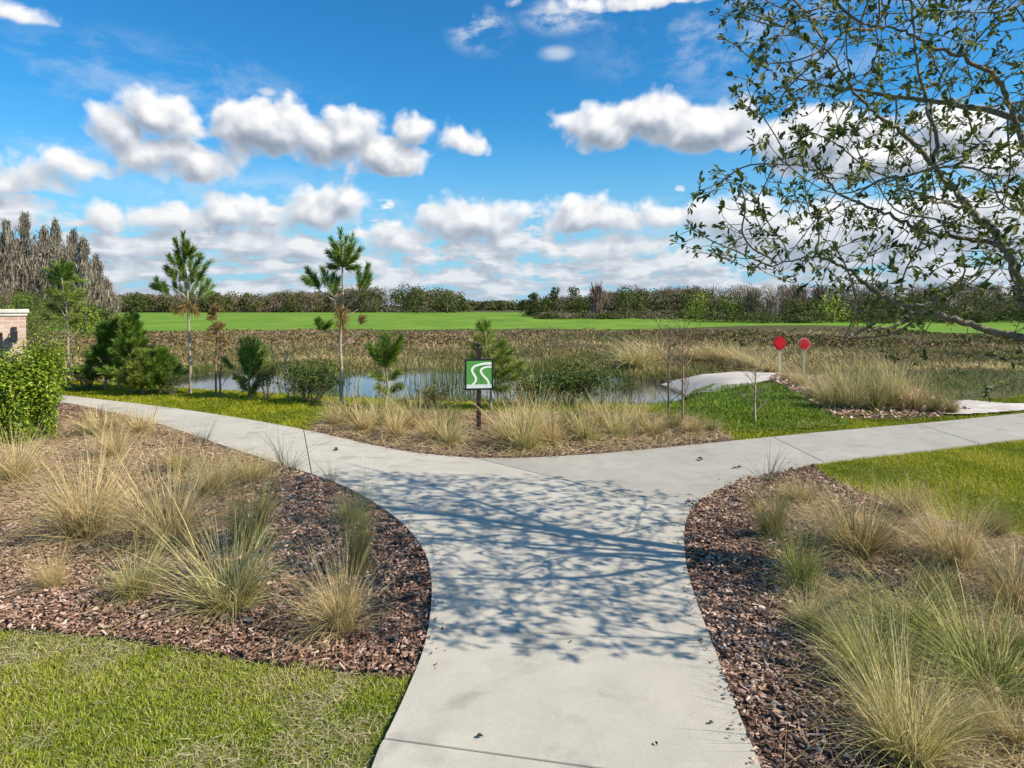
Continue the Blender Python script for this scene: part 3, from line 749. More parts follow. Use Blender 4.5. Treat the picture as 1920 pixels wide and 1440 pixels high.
CN = {'yel': 'straw yellow', 'tan': 'tan', 'olv': 'olive', 'brn': 'brown', 'gry': 'grey', 'grn': 'green'}
for i, (a_, b_, h_, k) in enumerate(CENL): tussock(k, a_, b_, h_ * 1.0, f'{CN[k]} tussock in the central bed, {ORD[i]} to the left of the signpost', CB, .92)
for i, (a_, b_, h_, k) in enumerate(CENR): tussock(k, a_, b_, h_ * 1.0, f'{CN[k]} tussock in the central bed, {ORD[i]} to the right of the signpost', CB, .92)
# ---------------------------------------------------------------- bed beyond the swale, sandy spur, concrete apron
def draped_sheet(name, poly, mat, dz, cell=.15, dome=0.0):
    poly = np.asarray(poly); mb = MB(); c0 = poly.mean(0)
    gx, gy = np.meshgrid(np.arange(poly[:, 0].min(), poly[:, 0].max() + cell, cell), np.arange(poly[:, 1].min(), poly[:, 1].max() + cell, cell))
    ins = inside(gx + cell / 2, gy + cell / 2, poly)
    V = np.stack([gx.ravel(), gy.ravel()], 1); id_ = np.arange(gx.size).reshape(gx.shape)
    k = ins[:-1, :-1]
    Fc = np.stack([id_[:-1, :-1][k], id_[:-1, 1:][k], id_[1:, 1:][k], id_[1:, :-1][k]], 1)
    used = np.unique(Fc); remap = np.full(gx.size, -1); remap[used] = np.arange(len(used)); V = V[used]; Fc = remap[Fc]
    D = drape(V, dz)
    if dome:
        ext = (poly.max(0) - poly.min(0)) / 2
        rr = np.sqrt((((V - c0) / ext) ** 2).sum(1)); D[:, 2] += dome * np.clip(1 - rr ** 2, -.25, 1)
    mb.add(D, Fc); return tag(mb.obj(name, mat, smooth=True), kind='structure')
back_bed = spline([GT(a, b_)[:2] for a, b_ in [(1440, 712), (1500, 742), (1535, 768), (1570, 786), (1680, 789), (1790, 781), (1812, 768), (1760, 748), (1680, 728), (1560, 712), (1470, 704), (1440, 712)]], 4)
draped_sheet("mulch_bed", back_bed, m_mulch, .03)
spur = spline([GT(a, b_)[:2] for a, b_ in [(1778, 783), (1850, 781), (1925, 774), (1990, 764), (1890, 762), (1810, 756), (1784, 764), (1778, 783)]], 4)
m_sand = plain("pale_sand", (.50, .44, .38), .95, .25, 3, bump=.4)
draped_sheet("sandy_spur", spur, m_sand, .06, .08)
apron = spline([GT(a, b_)[:2] for a, b_ in [(1232, 728), (1262, 738), (1330, 739), (1385, 729), (1440, 716), (1475, 704), (1440, 700), (1385, 699), (1340, 703), (1300, 708), (1260, 716), (1232, 728)]], 5)
m_apron = plain("pale_apron_concrete", (.50, .44, .37), .9, .14, 1.3, bump=.3)
draped_sheet("concrete_apron", apron, m_apron, .05, .12, .0)
k = scatter(back_bed, 420, 30, 5)
mb = MB(); N = len(k); zz = terrain(k[:, 0], k[:, 1]) + .05
leaves(mb, np.stack([k[:, 0], k[:, 1], zz], 1), np.stack([rng.normal(0, .4, N), rng.normal(-.3, .4, N), np.ones(N)], 1), rng.uniform(.03, .09, N), .6)
tag(mb.obj("mulch_chips", m_chip), kind='stuff')
SWALE = [(1556, 768, 76, 'yel'), (1596, 770, 88, 'yel'), (1640, 774, 84, 'olv'), (1674, 770, 90, 'yel'), (1714, 774, 78, 'tan'), (1752, 778, 62, 'olv'), (1784, 780, 50, 'olv'),
         (1530, 752, 62, 'tan'), (1575, 740, 66, 'yel'), (1625, 742, 72, 'olv'), (1675, 742, 60, 'yel'), (1500, 728, 44, 'tan'), (1475, 716, 36, 'tan')]
for i, (a_, b_, h_, k) in enumerate(SWALE[:7]): tussock(k, a_, b_, h_, f'{CN[k]} tussock {ORD[i]} from left, front row of the bed beyond the right arm', SB, .68, far=True)
for i, (a_, b_, h_, k) in enumerate(SWALE[7:]): tussock(k, a_, b_, h_, f'{CN[k]} tussock in the back row of the bed below the red markers, {ORD[i]} placed', SB, .75, far=True)
for o in list(col.objects)[-6:]:
    pass
BACKL = ['tan tussock at the left end of the bed beyond the green slope', 'straw tussock behind the front row, below the right red marker', 'olive tussock behind the third front tussock of the swale bed', 'straw tussock at the right end of the back row beyond the slope', 'short tan tuft at the upper edge of the green slope', 'shortest tan tuft under the left red marker, above the green slope']
for o, lb in zip([o for o in col.objects if o.name.startswith('grass_tussock')][-6:], BACKL): o['label'] = lb
GOLD = [(1195, 690, 46), (1228, 684, 50), (1300, 676, 34), (1335, 672, 32), (1362, 678, 36), (1392, 684, 36), (1425, 690, 40), (1448, 700, 36)]
GL = ['first golden tuft left of the bare cypress saplings, at the pond corner', 'golden tuft just left of the bare cypress saplings', 'golden tuft just right of the bare saplings, above the pale apron', 'golden tuft above the left half of the pale apron', 'golden tuft above the middle of the pale apron', 'golden tuft above the right end of the pale apron', 'golden tuft between the apron and the left red marker', 'golden tuft at the foot of the left red marker']
for (a_, b_, h_), lb in zip(GOLD, GL): tussock('yel' if a_ % 2 else 'tan', a_, b_, h_, lb, 'golden grasses behind the pale apron', 1.6, far=True)

# ---------------------------------------------------------------- marsh vegetation (stuff)
def pxsample(N, x0, x1, y0, y1, z=-.6):
    px = rng.uniform(x0, x1, N); py = rng.uniform(y0, y1, N); d = F * (EYE - z) / (py - HY)
    return np.stack([(px - 960) * d / F, d], 1), px, py
def in_water(q): return pond_r(q[:, 0], q[:, 1]) < 1.0
m_marsh = leaf_mat("marsh_blade", [(.09, .11, .022), (.15, .15, .035), (.21, .165, .06), (.31, .225, .105), (.46, .35, .155), (.66, .52, .24)], rough=.8, trans=.15, spec=.1)
q, px, py = pxsample(85000, -60, 1980, 619, 712)
lim = np.interp(px, [a for a, _ in near_edge], [b_ for _, b_ in near_edge])
far_d = F * 2.4 / (lim - HY + 1.2)
k = (~in_water(q)) & (q[:, 1] < far_d) & (q[:, 1] > crest(q[:, 0]) + 2.5) & ~inside(q[:, 0], q[:, 1], slope_poly) & ~inside(q[:, 0], q[:, 1], apron) & ~inside(q[:, 0], q[:, 1], back_bed)
q = q[k]; N = len(q); nz = vnoise(q[:, 0], q[:, 1] * .6, .35, 31); nz2 = vnoise(q[:, 0], q[:, 1], 1.1, 12)
farv = sstep(35, 60, q[:, 1]); nearv = 1 - sstep(26, 33, q[:, 1])
r_ = np.clip(.46 + .30 * nz + .16 * nz2 - .10 * farv + .12 * nearv * (nz > -.1) + rng.normal(0, .14, N), 0, 1)
mb = MB(); H = rng.uniform(.10, .30, N) * (1 + .35 * nz2)
blades(mb, drape(q, -.02), rng.uniform(0, 6.28, N), np.abs(rng.normal(.65, .4, N)), H, .0013 * q[:, 1] * rng.uniform(.6, 1.5, N), rng.uniform(.2, 1.2, N), 3, r=r_)
tag(mb.obj("marsh_grass", m_marsh), kind='stuff')
# low scrub: dark purple brown mats in the far marsh and olive weeds elsewhere
m_scrub = leaf_mat("marsh_scrub_leaf", [(.08, .09, .02), (.14, .13, .035), (.20, .14, .075), (.27, .18, .11), (.33, .25, .13)], rough=.8, trans=.1, spec=.1)
def mound_leaves(mb, c, rx, rz, n_, size, r_lo, r_hi, asp=.55):
    d = rng.normal(size=(n_, 3)); d /= np.linalg.norm(d, axis=1, keepdims=True); d[:, 2] = np.abs(d[:, 2])
    rad = rng.uniform(.55, 1.05, n_) ** .7
    pos = np.array(c) + d * rad[:, None] * np.array([rx, rx, rz])
    leaves(mb, pos, d + rng.normal(0, .5, (n_, 3)) + [0, 0, .3], size * rng.uniform(.6, 1.3, n_), asp, r=rng.uniform(r_lo, r_hi, n_))
mb = MB(); q, px, py = pxsample(900, -40, 1960, 618, 650)
lim = np.interp(px, [a for a, _ in near_edge], [b_ for _, b_ in near_edge])
for (x_, y_), pxx, pyy, l_ in zip(q, px, py, lim):
    if y_ > F * 2.4 / (l_ - HY + 1.5): continue
    if vnoise(x_, y_ * .5, .22, 5) < -.25: continue
    dk = rng.uniform(.35, .9) if pxx < 1250 else rng.uniform(.05, .8)
    mound_leaves(mb, (x_, y_, float(terrain(x_, y_))), rng.uniform(.6, 1.6), rng.uniform(.10, .30), 45, .20, max(0, dk - .2), min(1, dk + .15))
tag(mb.obj("marsh_scrub", m_scrub), kind='stuff')
# reeds round the pond
m_reed = leaf_mat("reed_blade", [(.045, .085, .012), (.085, .13, .018), (.16, .18, .03), (.33, .28, .09), (.52, .41, .18), (.62, .52, .28)], rough=.6, trans=.25)
a = rng.uniform(0, 2 * math.pi, 30000); rr = rng.uniform(.86, 1.16, 30000)
q = np.stack([-4.0 + 9.3 * rr * np.sign(np.cos(a)) * np.abs(np.cos(a)) ** .8, 20.2 + 6.4 * rr * np.sign(np.sin(a)) * np.abs(np.sin(a)) ** .85], 1)
pr = pond_r(q[:, 0], q[:, 1]); tt = vnoise(q[:, 0], q[:, 1], 1.0, 77)
k = (pr > .965 + .04 * tt) & (pr < 1.17) & (q[:, 1] > crest(q[:, 0]) + .9) & ~inside(q[:, 0], q[:, 1], slope_poly) & ~inside(q[:, 0], q[:, 1], apron); q = q[k]; N = len(q)
farside = sstep(19, 24, q[:, 1]); r_ = np.clip(.18 + .5 * farside * sstep(-9, -6, q[:, 0]) + .22 * vnoise(q[:, 0], q[:, 1], 1.4, 61) + rng.normal(0, .14, N), 0, 1)
H = rng.uniform(.15, .42, N) * (1 + .4 * vnoise(q[:, 0], q[:, 1], 1.0, 15)) * np.where(farside > .5, .72, .36)
mb = MB(); blades(mb, drape(q, -.02), rng.uniform(0, 6.28, N), np.abs(rng.normal(.2, .18, N)), H, rng.uniform(.010, .028, N), rng.uniform(0, .8, N), 3, r=r_)
# emergent reeds standing in the shallow middle
q = rng.uniform([-9.5, 16.5], [4.5, 25.5], (26000, 2)); v1 = vnoise(q[:, 0], q[:, 1], .9, 44); pxx = 960 + q[:, 0] / q[:, 1] * F
band = (np.exp(-((pxx - 590) / 45) ** 2) + .55 * np.exp(-((pxx - 850) / 60) ** 2) + .8 * np.exp(-((pxx - 1060) / 80) ** 2))
k = (rng.uniform(0, 1, len(q)) < band * .27) & in_water(q) & (q[:, 1] > crest(q[:, 0]) + 2.2); q = q[k]; N = len(q)
blades(mb, np.stack([q[:, 0], q[:, 1], np.full(N, WATER - .02)], 1), rng.uniform(0, 6.28, N), np.abs(rng.normal(.1, .1, N)), rng.uniform(.25, .75, N), rng.uniform(.012, .026, N), rng.uniform(0, .6, N), 3, r=np.clip(rng.normal(.2, .14, N) + .1 * v1[k], 0, 1))
tag(mb.obj("pond_reeds", m_reed), kind='stuff')
# weeds on the bank below the mown strip
m_weed = leaf_mat("bank_weed", [(.05, .085, .012), (.09, .13, .018), (.15, .18, .03), (.25, .22, .07), (.38, .30, .13)], rough=.7, trans=.2)
q = rng.uniform([-22, 11], [24, 24], (75000, 2)); t_ = q[:, 1] - crest(q[:, 0]); pxx = 960 + q[:, 0] / q[:, 1] * F
k = (t_ > .35) & (t_ < 6) & (pond_r(q[:, 0], q[:, 1]) > 1.03) & (pxx > -80) & (pxx < 2000) & ~inside(q[:, 0], q[:, 1], slope_poly) & ~inside(q[:, 0], q[:, 1], apron) & ~inside(q[:, 0], q[:, 1], back_bed) & ~inside(q[:, 0], q[:, 1], spur)
q = q[k]; N = len(q); v1 = vnoise(q[:, 0], q[:, 1], 1.1, 52)
H = rng.uniform(.06, .20, N) * (1 + .6 * v1) * sstep(.2, 1.5, q[:, 1] - crest(q[:, 0])) + .03
mb = MB(); blades(mb, drape(q, -.02), rng.uniform(0, 6.28, N), np.abs(rng.normal(.35, .3, N)), H, rng.uniform(.010, .022, N), rng.uniform(.2, 1.2, N), 3, r=np.clip(.45 + .25 * v1 + rng.normal(0, .18, N), 0, 1))
tag(mb.obj("bank_weeds", m_weed), kind='stuff')

# ---------------------------------------------------------------- plants: shrubs, bare saplings, pines
m_bark = plain("grey_brown_bark", (.17, .13, .095), .9, .35, 14, bump=.6, spec=.15)
m_pbark = plain("pale_pine_bark", (.36, .29, .21), .9, .35, 18, bump=.6, spec=.15)
m_rbark = plain("red_brown_bark", (.26, .17, .12), .9, .3, 16, spec=.15)
m_need = leaf_mat("pine_needles", [(.045, .10, .014), (.10, .19, .022), (.18, .29, .032), (.31, .40, .06)], rough=.45, trans=.3, spec=.4)
m_need2 = leaf_mat("pale_pine_needles", [(.10, .17, .02), (.17, .24, .03), (.26, .31, .05), (.36, .35, .09)], rough=.5, trans=.25)
m_rust = leaf_mat("rusty_needles", [(.15, .10, .03), (.26, .16, .05), (.38, .24, .08), (.30, .28, .07)], rough=.6, trans=.25)
def brush(mb, a, b, n_=130, L=.15, wd=.0055, spread=.62):
    n_ = int(n_ * 1.7); wd = wd * 1.35; spread = spread * 1.45; L = L * .92
    a = np.array(a); b = np.array(b); ax = (b - a); ln_ = np.linalg.norm(ax); ax = ax / ln_
    s = rng.uniform(0, 1, n_) ** .8
    q = rng.normal(size=(n_, 3)); rad = q - (q @ ax)[:, None] * ax; rad /= np.linalg.norm(rad, axis=1, keepdims=True)
    sp = spread * rng.uniform(.5, 1.25, n_) * (1 - .45 * s)
    d = ax * np.cos(sp)[:, None] + rad * np.sin(sp)[:, None]
    needles(mb, a + ax * (s * ln_ * .86)[:, None], d, L * rng.uniform(.7, 1.15, n_), wd * rng.uniform(.7, 1.3, n_), kink=.06)
def hand_pine(name, label, group, base, trunk, limbs, brushes, rusty=(), pale=(), d=None, rad=.035, nm=m_need, nd=150):
    bx_, by_, bz_ = GT(*base); d = by_
    root = empty(name, (bx_, by_, bz_)); o0 = np.array([bx_, by_, bz_])
    def Q(x_, y_, dd=0.0): return np.array(P(x_, y_, d + dd)) - o0
    mb = MB(); pts = [np.array([0, 0, -.05])] + [Q(*t_) for t_ in trunk]
    tube(mb, spline(pts, 4), np.linspace(rad, rad * .25, (len(pts) - 1) * 4 + 1), 7)
    for l_ in limbs:
        dd = rng.uniform(-.25, .25); pl = [Q(x_, y_, dd * i / (len(l_) - 1)) for i, (x_, y_) in enumerate(l_)]
        tube(mb, spline(pl, 3), np.linspace(rad * .45, rad * .15, (len(pl) - 1) * 3 + 1), 5)
    mb.obj("trunk", m_pbark, root, True)
    cb = MB(); stems = MB()
    for (x0, y0, x1, y1) in brushes:
        da = rng.uniform(-.2, .2); a_ = Q(x0, y0, da * .5); b_ = Q(x1, y1, da + rng.uniform(-.12, .12)); brush(cb, a_, b_, nd)
        if rng.uniform() < .5: brush(cb, a_ + [0, .12, 0], b_ + [rng.uniform(-.05, .05), .35, -.06], nd // 2)
    cb.obj("crown", nm, root)
    if rusty:
        rb = MB()
        for (x0, y0, x1, y1) in rusty: brush(rb, Q(x0, y0), Q(x1, y1, rng.uniform(-.2, .2)), 90, .15, .005, .8)
        rb.obj("dead_foliage", m_rust, root)
    if pale:
        rb = MB()
        for (x0, y0, x1, y1) in pale:
            for _ in range(2): brush(rb, Q(x0, y0, rng.uniform(-.3, .3)), Q(x1 + rng.uniform(-6, 6), y1, rng.uniform(-.3, .3)), 100, .16, .006, .75)
        rb.obj("pale_foliage", m_need2, root)
    return tag(root, label, 'pine tree', group)
PG = 'young pines along the pond bank'
hand_pine("pine_tree", "tall young pine with a bare trunk and a tufted round top, left of the signpost", PG, (640, 762),
  [(641, 700), (638, 640), (643, 560), (642, 500), (643, 450)],
  [[(641, 582), (668, 560), (684, 528)], [(641, 575), (618, 548), (610, 528)], [(640, 572), (600, 545), (588, 522)], [(641, 650), (665, 630), (680, 618)], [(642, 500), (625, 490)], [(642, 500), (665, 490)], [(642, 598), (672, 580)]],
  [(642, 495, 638, 424), (641, 500, 619, 442), (643, 498, 663, 436), (640, 502, 613, 470), (645, 503, 680, 462), (640, 500, 626, 470), (645, 502, 670, 478), (642, 500, 650, 440), (641, 503, 628, 452), (644, 503, 660, 460), (645, 505, 672, 500), (640, 505, 616, 498),
   (682, 540, 691, 494), (676, 545, 672, 506), (670, 560, 684, 525), (610, 540, 604, 500), (618, 548, 625, 512), (590, 532, 575, 502), (590, 535, 571, 522), (625, 555, 634, 520), (600, 545, 590, 520), (686, 545, 693, 515),
   (600, 618, 596, 600), (604, 620, 618, 606)],
  rusty=[(640, 555, 630, 590), (642, 570, 634, 615), (645, 575, 650, 600), (638, 590, 645, 620), (676, 610, 680, 595)], rad=.036)
hand_pine("pine_tree", "tall young pine with a long leaning crown standing at the left end of the pond", PG, (357, 740),
  [(357, 690), (354, 620), (352, 560), (348, 500), (344, 450)],
  [[(353, 580), (330, 560), (305, 545)], [(353, 575), (375, 555), (388, 535)], [(352, 560), (325, 540), (300, 530)], [(350, 530), (375, 510)], [(348, 520), (325, 500)]],
  [(345, 475, 343, 434), (338, 478, 327, 448), (350, 480, 362, 468), (346, 500, 345, 462), (330, 502, 316, 478), (362, 505, 378, 482), (322, 522, 311, 500), (372, 528, 386, 500), (340, 515, 334, 480), (356, 512, 358, 482),
   (330, 530, 322, 508), (368, 540, 372, 512), (305, 552, 292, 522), (318, 556, 306, 534), (382, 552, 391, 525), (345, 530, 342, 502), (358, 535, 364, 508), (333, 552, 326, 528), (352, 556, 350, 528), (372, 560, 380, 540), (300, 545, 288, 536), (348, 486, 352, 452), (338, 500, 330, 470)],
  rusty=[(352, 560, 340, 590), (355, 565, 372, 590), (350, 570, 325, 585), (358, 560, 362, 585)], rad=.036)
hand_pine("pine_tree", "young pine with a rounded top and pale lower boughs, nearest the brick pillar", PG, (128, 727),
  [(128, 680), (127, 620), (124, 580), (118, 540), (114, 510)],
  [[(126, 600), (110, 575), (92, 562)], [(127, 600), (146, 575), (155, 555)], [(128, 640), (150, 615)], [(128, 655), (105, 630)]],
  [(114, 522, 86, 504), (114, 520, 100, 490), (116, 520, 118, 486), (118, 520, 138, 498), (113, 526, 88, 520), (118, 526, 142, 520), (115, 524, 108, 496), (116, 524, 128, 492), (114, 530, 96, 526), (118, 530, 134, 512)],
  pale=[(120, 560, 85, 545), (122, 565, 100, 540), (124, 560, 125, 530), (126, 565, 150, 540), (128, 570, 162, 548), (118, 575, 80, 572), (125, 590, 100, 575), (128, 590, 158, 575), (120, 600, 70, 590), (128, 610, 150, 598)], rad=.03, nm=m_need)
hand_pine("pine_tree", "small dark pine with upswept arms in front of the pond, left of the tall pine", PG, (467, 748),
  [(467, 720), (467, 690), (468, 660)],
  [[(467, 705), (440, 690), (420, 672)], [(467, 690), (485, 670)]],
  [(467, 690, 468, 628), (466, 690, 450, 632), (468, 690, 488, 640), (466, 700, 446, 652), (468, 700, 496, 655), (466, 705, 452, 672), (469, 706, 492, 676), (440, 694, 418, 672), (467, 715, 440, 706), (468, 712, 480, 690), (467, 680, 460, 630), (468, 680, 478, 632)],
  pale=[(468, 735, 492, 700), (466, 735, 445, 710), (468, 740, 486, 722)], rad=.028)
hand_pine("pine_tree", "splayed little pine with arms spread like a fan between the tall pine and the sign", PG, (727, 768),
  [(727, 730), (725, 700), (724, 670)],
  [[(725, 690), (705, 672), (692, 650)], [(725, 690), (740, 665), (748, 640)]],
  [(725, 690, 722, 618), (724, 690, 708, 640), (726, 690, 742, 640), (712, 680, 694, 650), (738, 672, 752, 626), (724, 690, 698, 660), (726, 690, 738, 655), (724, 680, 730, 628), (722, 680, 716, 626), (736, 680, 748, 640), (708, 676, 690, 646)],
  pale=[(727, 715, 700, 700), (727, 715, 752, 695), (728, 740, 705, 725), (728, 735, 755, 722)], rad=.026)
hand_pine("pine_tree", "yellowish drooping young pine standing right behind the green trail sign", PG, (920, 770),
  [(920, 730), (918, 690), (912, 640), (908, 615)],
  [[(918, 690), (945, 665), (965, 650)], [(917, 680), (895, 655), (880, 640)]],
  [(908, 622, 907, 602), (908, 624, 915, 604), (907, 625, 898, 608), (938, 672, 948, 640), (940, 676, 960, 655)],
  pale=[(912, 650, 925, 622), (912, 650, 895, 630), (915, 665, 938, 640), (914, 668, 885, 645), (918, 685, 955, 655), (918, 685, 965, 672), (916, 690, 880, 665), (920, 705, 960, 690), (920, 705, 945, 700), (925, 720, 975, 705), (920, 730, 950, 728), (935, 700, 985, 680)], rad=.026, nd=90)
def bushy_pine(label, px, py, hpx, wpx, mat, seed):
    x_, y_, z_ = GT(px, py); H = hpx * y_ / F; Wd = wpx * y_ / F / 2
    root = empty("bushy_pine", (x_, y_, z_)); mb = MB(); r_ = random.Random(seed)
    tube(mb, [(0, 0, -.05), (.01, 0, H * .5), (0, .01, H * .92)], [.03, .022, .008], 6); cb = MB()
    tiers = 7
    for i in range(tiers):
        f_ = i / (tiers - 1); z0 = H * (.12 + .72 * f_); R_ = Wd * (1 - .72 * f_) * r_.uniform(.8, 1.1)
        for j in range(7 if i < 5 else 5):
            a = j * 6.283 / (7 if i < 5 else 5) + r_.uniform(-.4, .4) + i; rr = R_ * r_.uniform(.65, 1.1)
            tipp = np.array([math.cos(a) * rr, math.sin(a) * rr, z0 + rr * .55 + H * .08])
            mid = np.array([math.cos(a) * rr * .45, math.sin(a) * rr * .45, z0 + rr * .1])
            tube(mb, [(0, 0, z0 - .02), mid, tipp], [.009, .006, .004], 4); brush(cb, mid, tipp, 110, .15, .0065)
            if rr > .25: brush(cb, mid * .6 + tipp * .4, tipp + [r_.uniform(-.15, .15), r_.uniform(-.15, .15), -.02], 60, .14, .0065)
    brush(cb, (0, 0, H * .78), (0, 0, H), 130, .14, .0065, .5)
    mb.obj("trunk", m_pbark, root, True); cb.obj("crown", mat, root)
    return tag(root, label, 'pine tree', 'bushy pines beside the mown strip')
bushy_pine("dark bushy pine, tallest of the low pines between the pillar and the pond", 247, 738, 152, 95, m_need, 1)
bushy_pine("dark bushy pine on the left side of the low pine thicket", 198, 732, 125, 85, m_need, 2)
bushy_pine("low bushy pine at the right end of the thicket beside the pond water", 300, 741, 84, 80, m_need, 3)
bushy_pine("yellowish bushy pine low in the middle of the thicket", 268, 742, 82, 80, m_need2, 4)
bushy_pine("pale bushy pine hidden behind the darker ones of the thicket", 222, 731, 138, 70, m_need2, 5)

def rec_twigs(mb, p, d, L, rad, lev, rnd, up=.25, spread=.55, kids=3, tips=None):
    n_ = 4; pts = [np.array(p, float)]; dd = np.array(d, float)
    for i in range(n_ - 1):
        dd = dd + np.array([rnd.gauss(0, .12), rnd.gauss(0, .12), rnd.gauss(0, .08) + up * .12]); dd /= np.linalg.norm(dd)
        pts.append(pts[-1] + dd * L / (n_ - 1))
    tube(mb, pts, np.linspace(rad, rad * .5, n_), 5 if rad > .008 else 3, rnd.random(), False)
    if tips is not None: tips.append((pts[-1], dd))
    if lev <= 0: return
    for i in range(kids):
        t_ = rnd.uniform(.35, 1.0); k = min(int(t_ * (n_ - 1)), n_ - 2); q = pts[k] + (pts[k + 1] - pts[k]) * (t_ * (n_ - 1) - k)
        a = rnd.uniform(0, 6.283); v = np.array([math.cos(a), math.sin(a), rnd.uniform(-.1, .7)]) * spread
        nd_ = dd + v; nd_ /= np.linalg.norm(nd_)
        rec_twigs(mb, q, nd_, L * rnd.uniform(.55, .8), rad * .55, lev - 1, rnd, up, spread, kids, tips)
def bare_tree(label, px, py, hpx, wpx, mat, seed, group='bare saplings by the pond', name="bare_sapling", levels=3, n1=16):
    x_, y_, z_ = GT(px, py); H = hpx * y_ / F; Wd = wpx * y_ / F / 2; rnd = random.Random(seed)
    root = empty(name, (x_, y_, z_)); mb = MB(); tb = MB()
    tr = [(0, 0, -.05), (rnd.uniform(-.02, .02), 0, H * .35), (rnd.uniform(-.04, .04), .02, H * .7), (rnd.uniform(-.04, .04), 0, H)]
    tp = spline(tr, 5); tube(mb, tp, np.linspace(.022, .004, len(tp)), 6)
    for i in range(n1):
        f_ = .22 + .74 * i / n1; k = int(f_ * (len(tp) - 1)); a = i * 2.4 + rnd.uniform(-.3, .3)
        R_ = Wd * math.sin(math.pi * min(1, (1.08 - f_) * 1.15 + .12)) if f_ > .35 else Wd * .8
        rec_twigs(tb, tp[k], (math.cos(a), math.sin(a), .75), max(.1, R_ * .75), .007, levels - 1, rnd, .5, .55, 3)
    mb.obj("trunk", mat, root, True); tb.obj("twigs", mat, root)
    return tag(root, label, 'sapling', group)
bare_tree("leafless cypress sapling with a dark straight trunk, left of the pair before the apron", 1254, 790, 168, 120, m_bark, 11)
bare_tree("leafless cypress sapling with a pale trunk, right of the pair before the apron", 1280, 793, 178, 95, m_rbark, 12)
bare_tree("leafless pale sapling standing alone before the green slope", 1416, 797, 122, 80, m_pbark, 13, n1=12)
bare_tree("spindly bare sapling between the two small pines at the left of the pond", 414, 745, 105, 45, m_rbark, 14, n1=9)
bare_tree("thin grey bare sapling standing in the pond left of the tall pine", 540, 752, 100, 60, m_pbark, 15, n1=10)
# rusty sapling beside the left tall pine
bt = bare_tree("rusty leaved young cypress between the two tall pines", 405, 742, 185, 46, m_rbark, 16, name="rusty_cypress", n1=14)
rb = MB(); H = 185 * bt.location.y / F
for i in range(26):
    z_ = H * rng.uniform(.45, .98); a = rng.uniform(0, 6.28); R_ = .26 * (1.1 - z_ / H) + .08
    brush(rb, (0, 0, z_ - .05), (math.cos(a) * R_, math.sin(a) * R_, z_ - .05 + rng.uniform(-.05, .05)), 70, .07, .007, 1.0)
rb.obj("crown", m_rust, bt)
bt['category'] = 'cypress tree'; del bt['group']

m_shrub = leaf_mat("shrub_leaf", [(.030, .060, .012), (.05, .09, .015), (.085, .13, .02), (.15, .19, .03)], rough=.6, trans=.25, spec=.2)
m_shrubL = leaf_mat("light_shrub_leaf", [(.08, .12, .015), (.14, .18, .02), (.22, .25, .035), (.32, .31, .07)], rough=.5, trans=.3)
m_hedge = leaf_mat("hedge_leaf", [(.05, .11, .010), (.11, .20, .012), (.20, .30, .018), (.32, .41, .03), (.46, .48, .06)], rough=.42, trans=.3, spec=.35)
def shrub(label, px, py, hpx, wpx, mat, seed, leaf=.045, n_=1300, group=None, name="leafy_shrub", cat="shrub", dense=False):
    x_, y_, z_ = GT(px, py); H = hpx * y_ / F; Wd = wpx * y_ / F / 2; rnd = random.Random(seed)
    root = empty(name, (x_, y_, z_)); mb = MB(); lb_ = MB(); tips = []
    for i in range(14 if dense else 9):
        a = i * 2.4; lean_ = rnd.uniform(.15, .9) * Wd / max(H, .1)
        rec_twigs(mb, (math.cos(a) * .04, math.sin(a) * .04, -.02), (math.cos(a) * lean_, math.sin(a) * lean_, 1), H * rnd.uniform(.38, .55), .009, 3, rnd, .4, .55, 3, tips)
    T = np.array([t_[0] for t_ in tips]); sx = Wd / max(.01, np.percentile(np.abs(T[:, :2]), 95)); sz = H / max(.01, T[:, 2].max())
    for k in range(len(mb.v)): mb.v[k] = mb.v[k] * [sx, sx, sz]
    T = T * [sx, sx, sz]
    per = max(1, n_ // len(T)); pos = np.repeat(T, per, 0) + rng.normal(0, leaf * (1.6 if dense else 1.1), (len(T) * per, 3)); pos[:, 2] = np.maximum(pos[:, 2], .02)
    if dense:
        k_ = n_; a_ = rng.uniform(0, 6.28, k_); zz_ = H * rng.uniform(.02, .80, k_) + .05 * np.sin(a_ * 5); rr_ = Wd * (.86 + rng.normal(0, .07, k_) + .10 * np.sin(a_ * 7 + zz_ * 23)) * np.sqrt(rng.uniform(.25, 1, k_)) * np.sqrt(np.clip(1.02 - np.maximum(zz_ / H - .30, 0) ** 2 * 3.9 - np.maximum(.2 - zz_ / H, 0) * 1.5, .12, 1)) * (1 + .15 * np.sin(a_ * 3 + zz_ * 9))
        pos = np.concatenate([pos, np.stack([rr_ * np.cos(a_), rr_ * np.sin(a_), zz_], 1)])
    out_ = pos - [0, 0, H * .45]; out_ /= np.linalg.norm(out_, axis=1, keepdims=True)
    leaves(lb_, pos, out_ * .7 + rng.normal(0, .6, pos.shape) + [0, 0, .35], leaf * rng.uniform(.7, 1.4, len(pos)), .48)
    mb.obj("stems", m_bark, root); lb_.obj("foliage", mat, root)
    return tag(root, label, cat, group)
shrub("broad dark green shrub on the pond bank right of the trail sign", 1060, 762, 84, 130, m_shrub, 21, .05, 3000, name="wax_shrub")
shrub("dark green shrub leaning over the water left of the bare saplings", 1150, 748, 50, 90, m_shrub, 22, .05, 1300, name="wax_shrub")
shrub("rounded dark shrub in front of the pond between the small pine and the tall pine", 580, 755, 72, 105, m_shrub, 23, .045, 2200, name="wax_shrub")
shrub("light green shrub touching the small dark pine", 500, 750, 75, 50, m_shrubL, 24, .04, 900)
shrub("yellow green leafy weed shrub left of the trail sign", 808, 770, 52, 60, m_shrubL, 25, .04, 500)
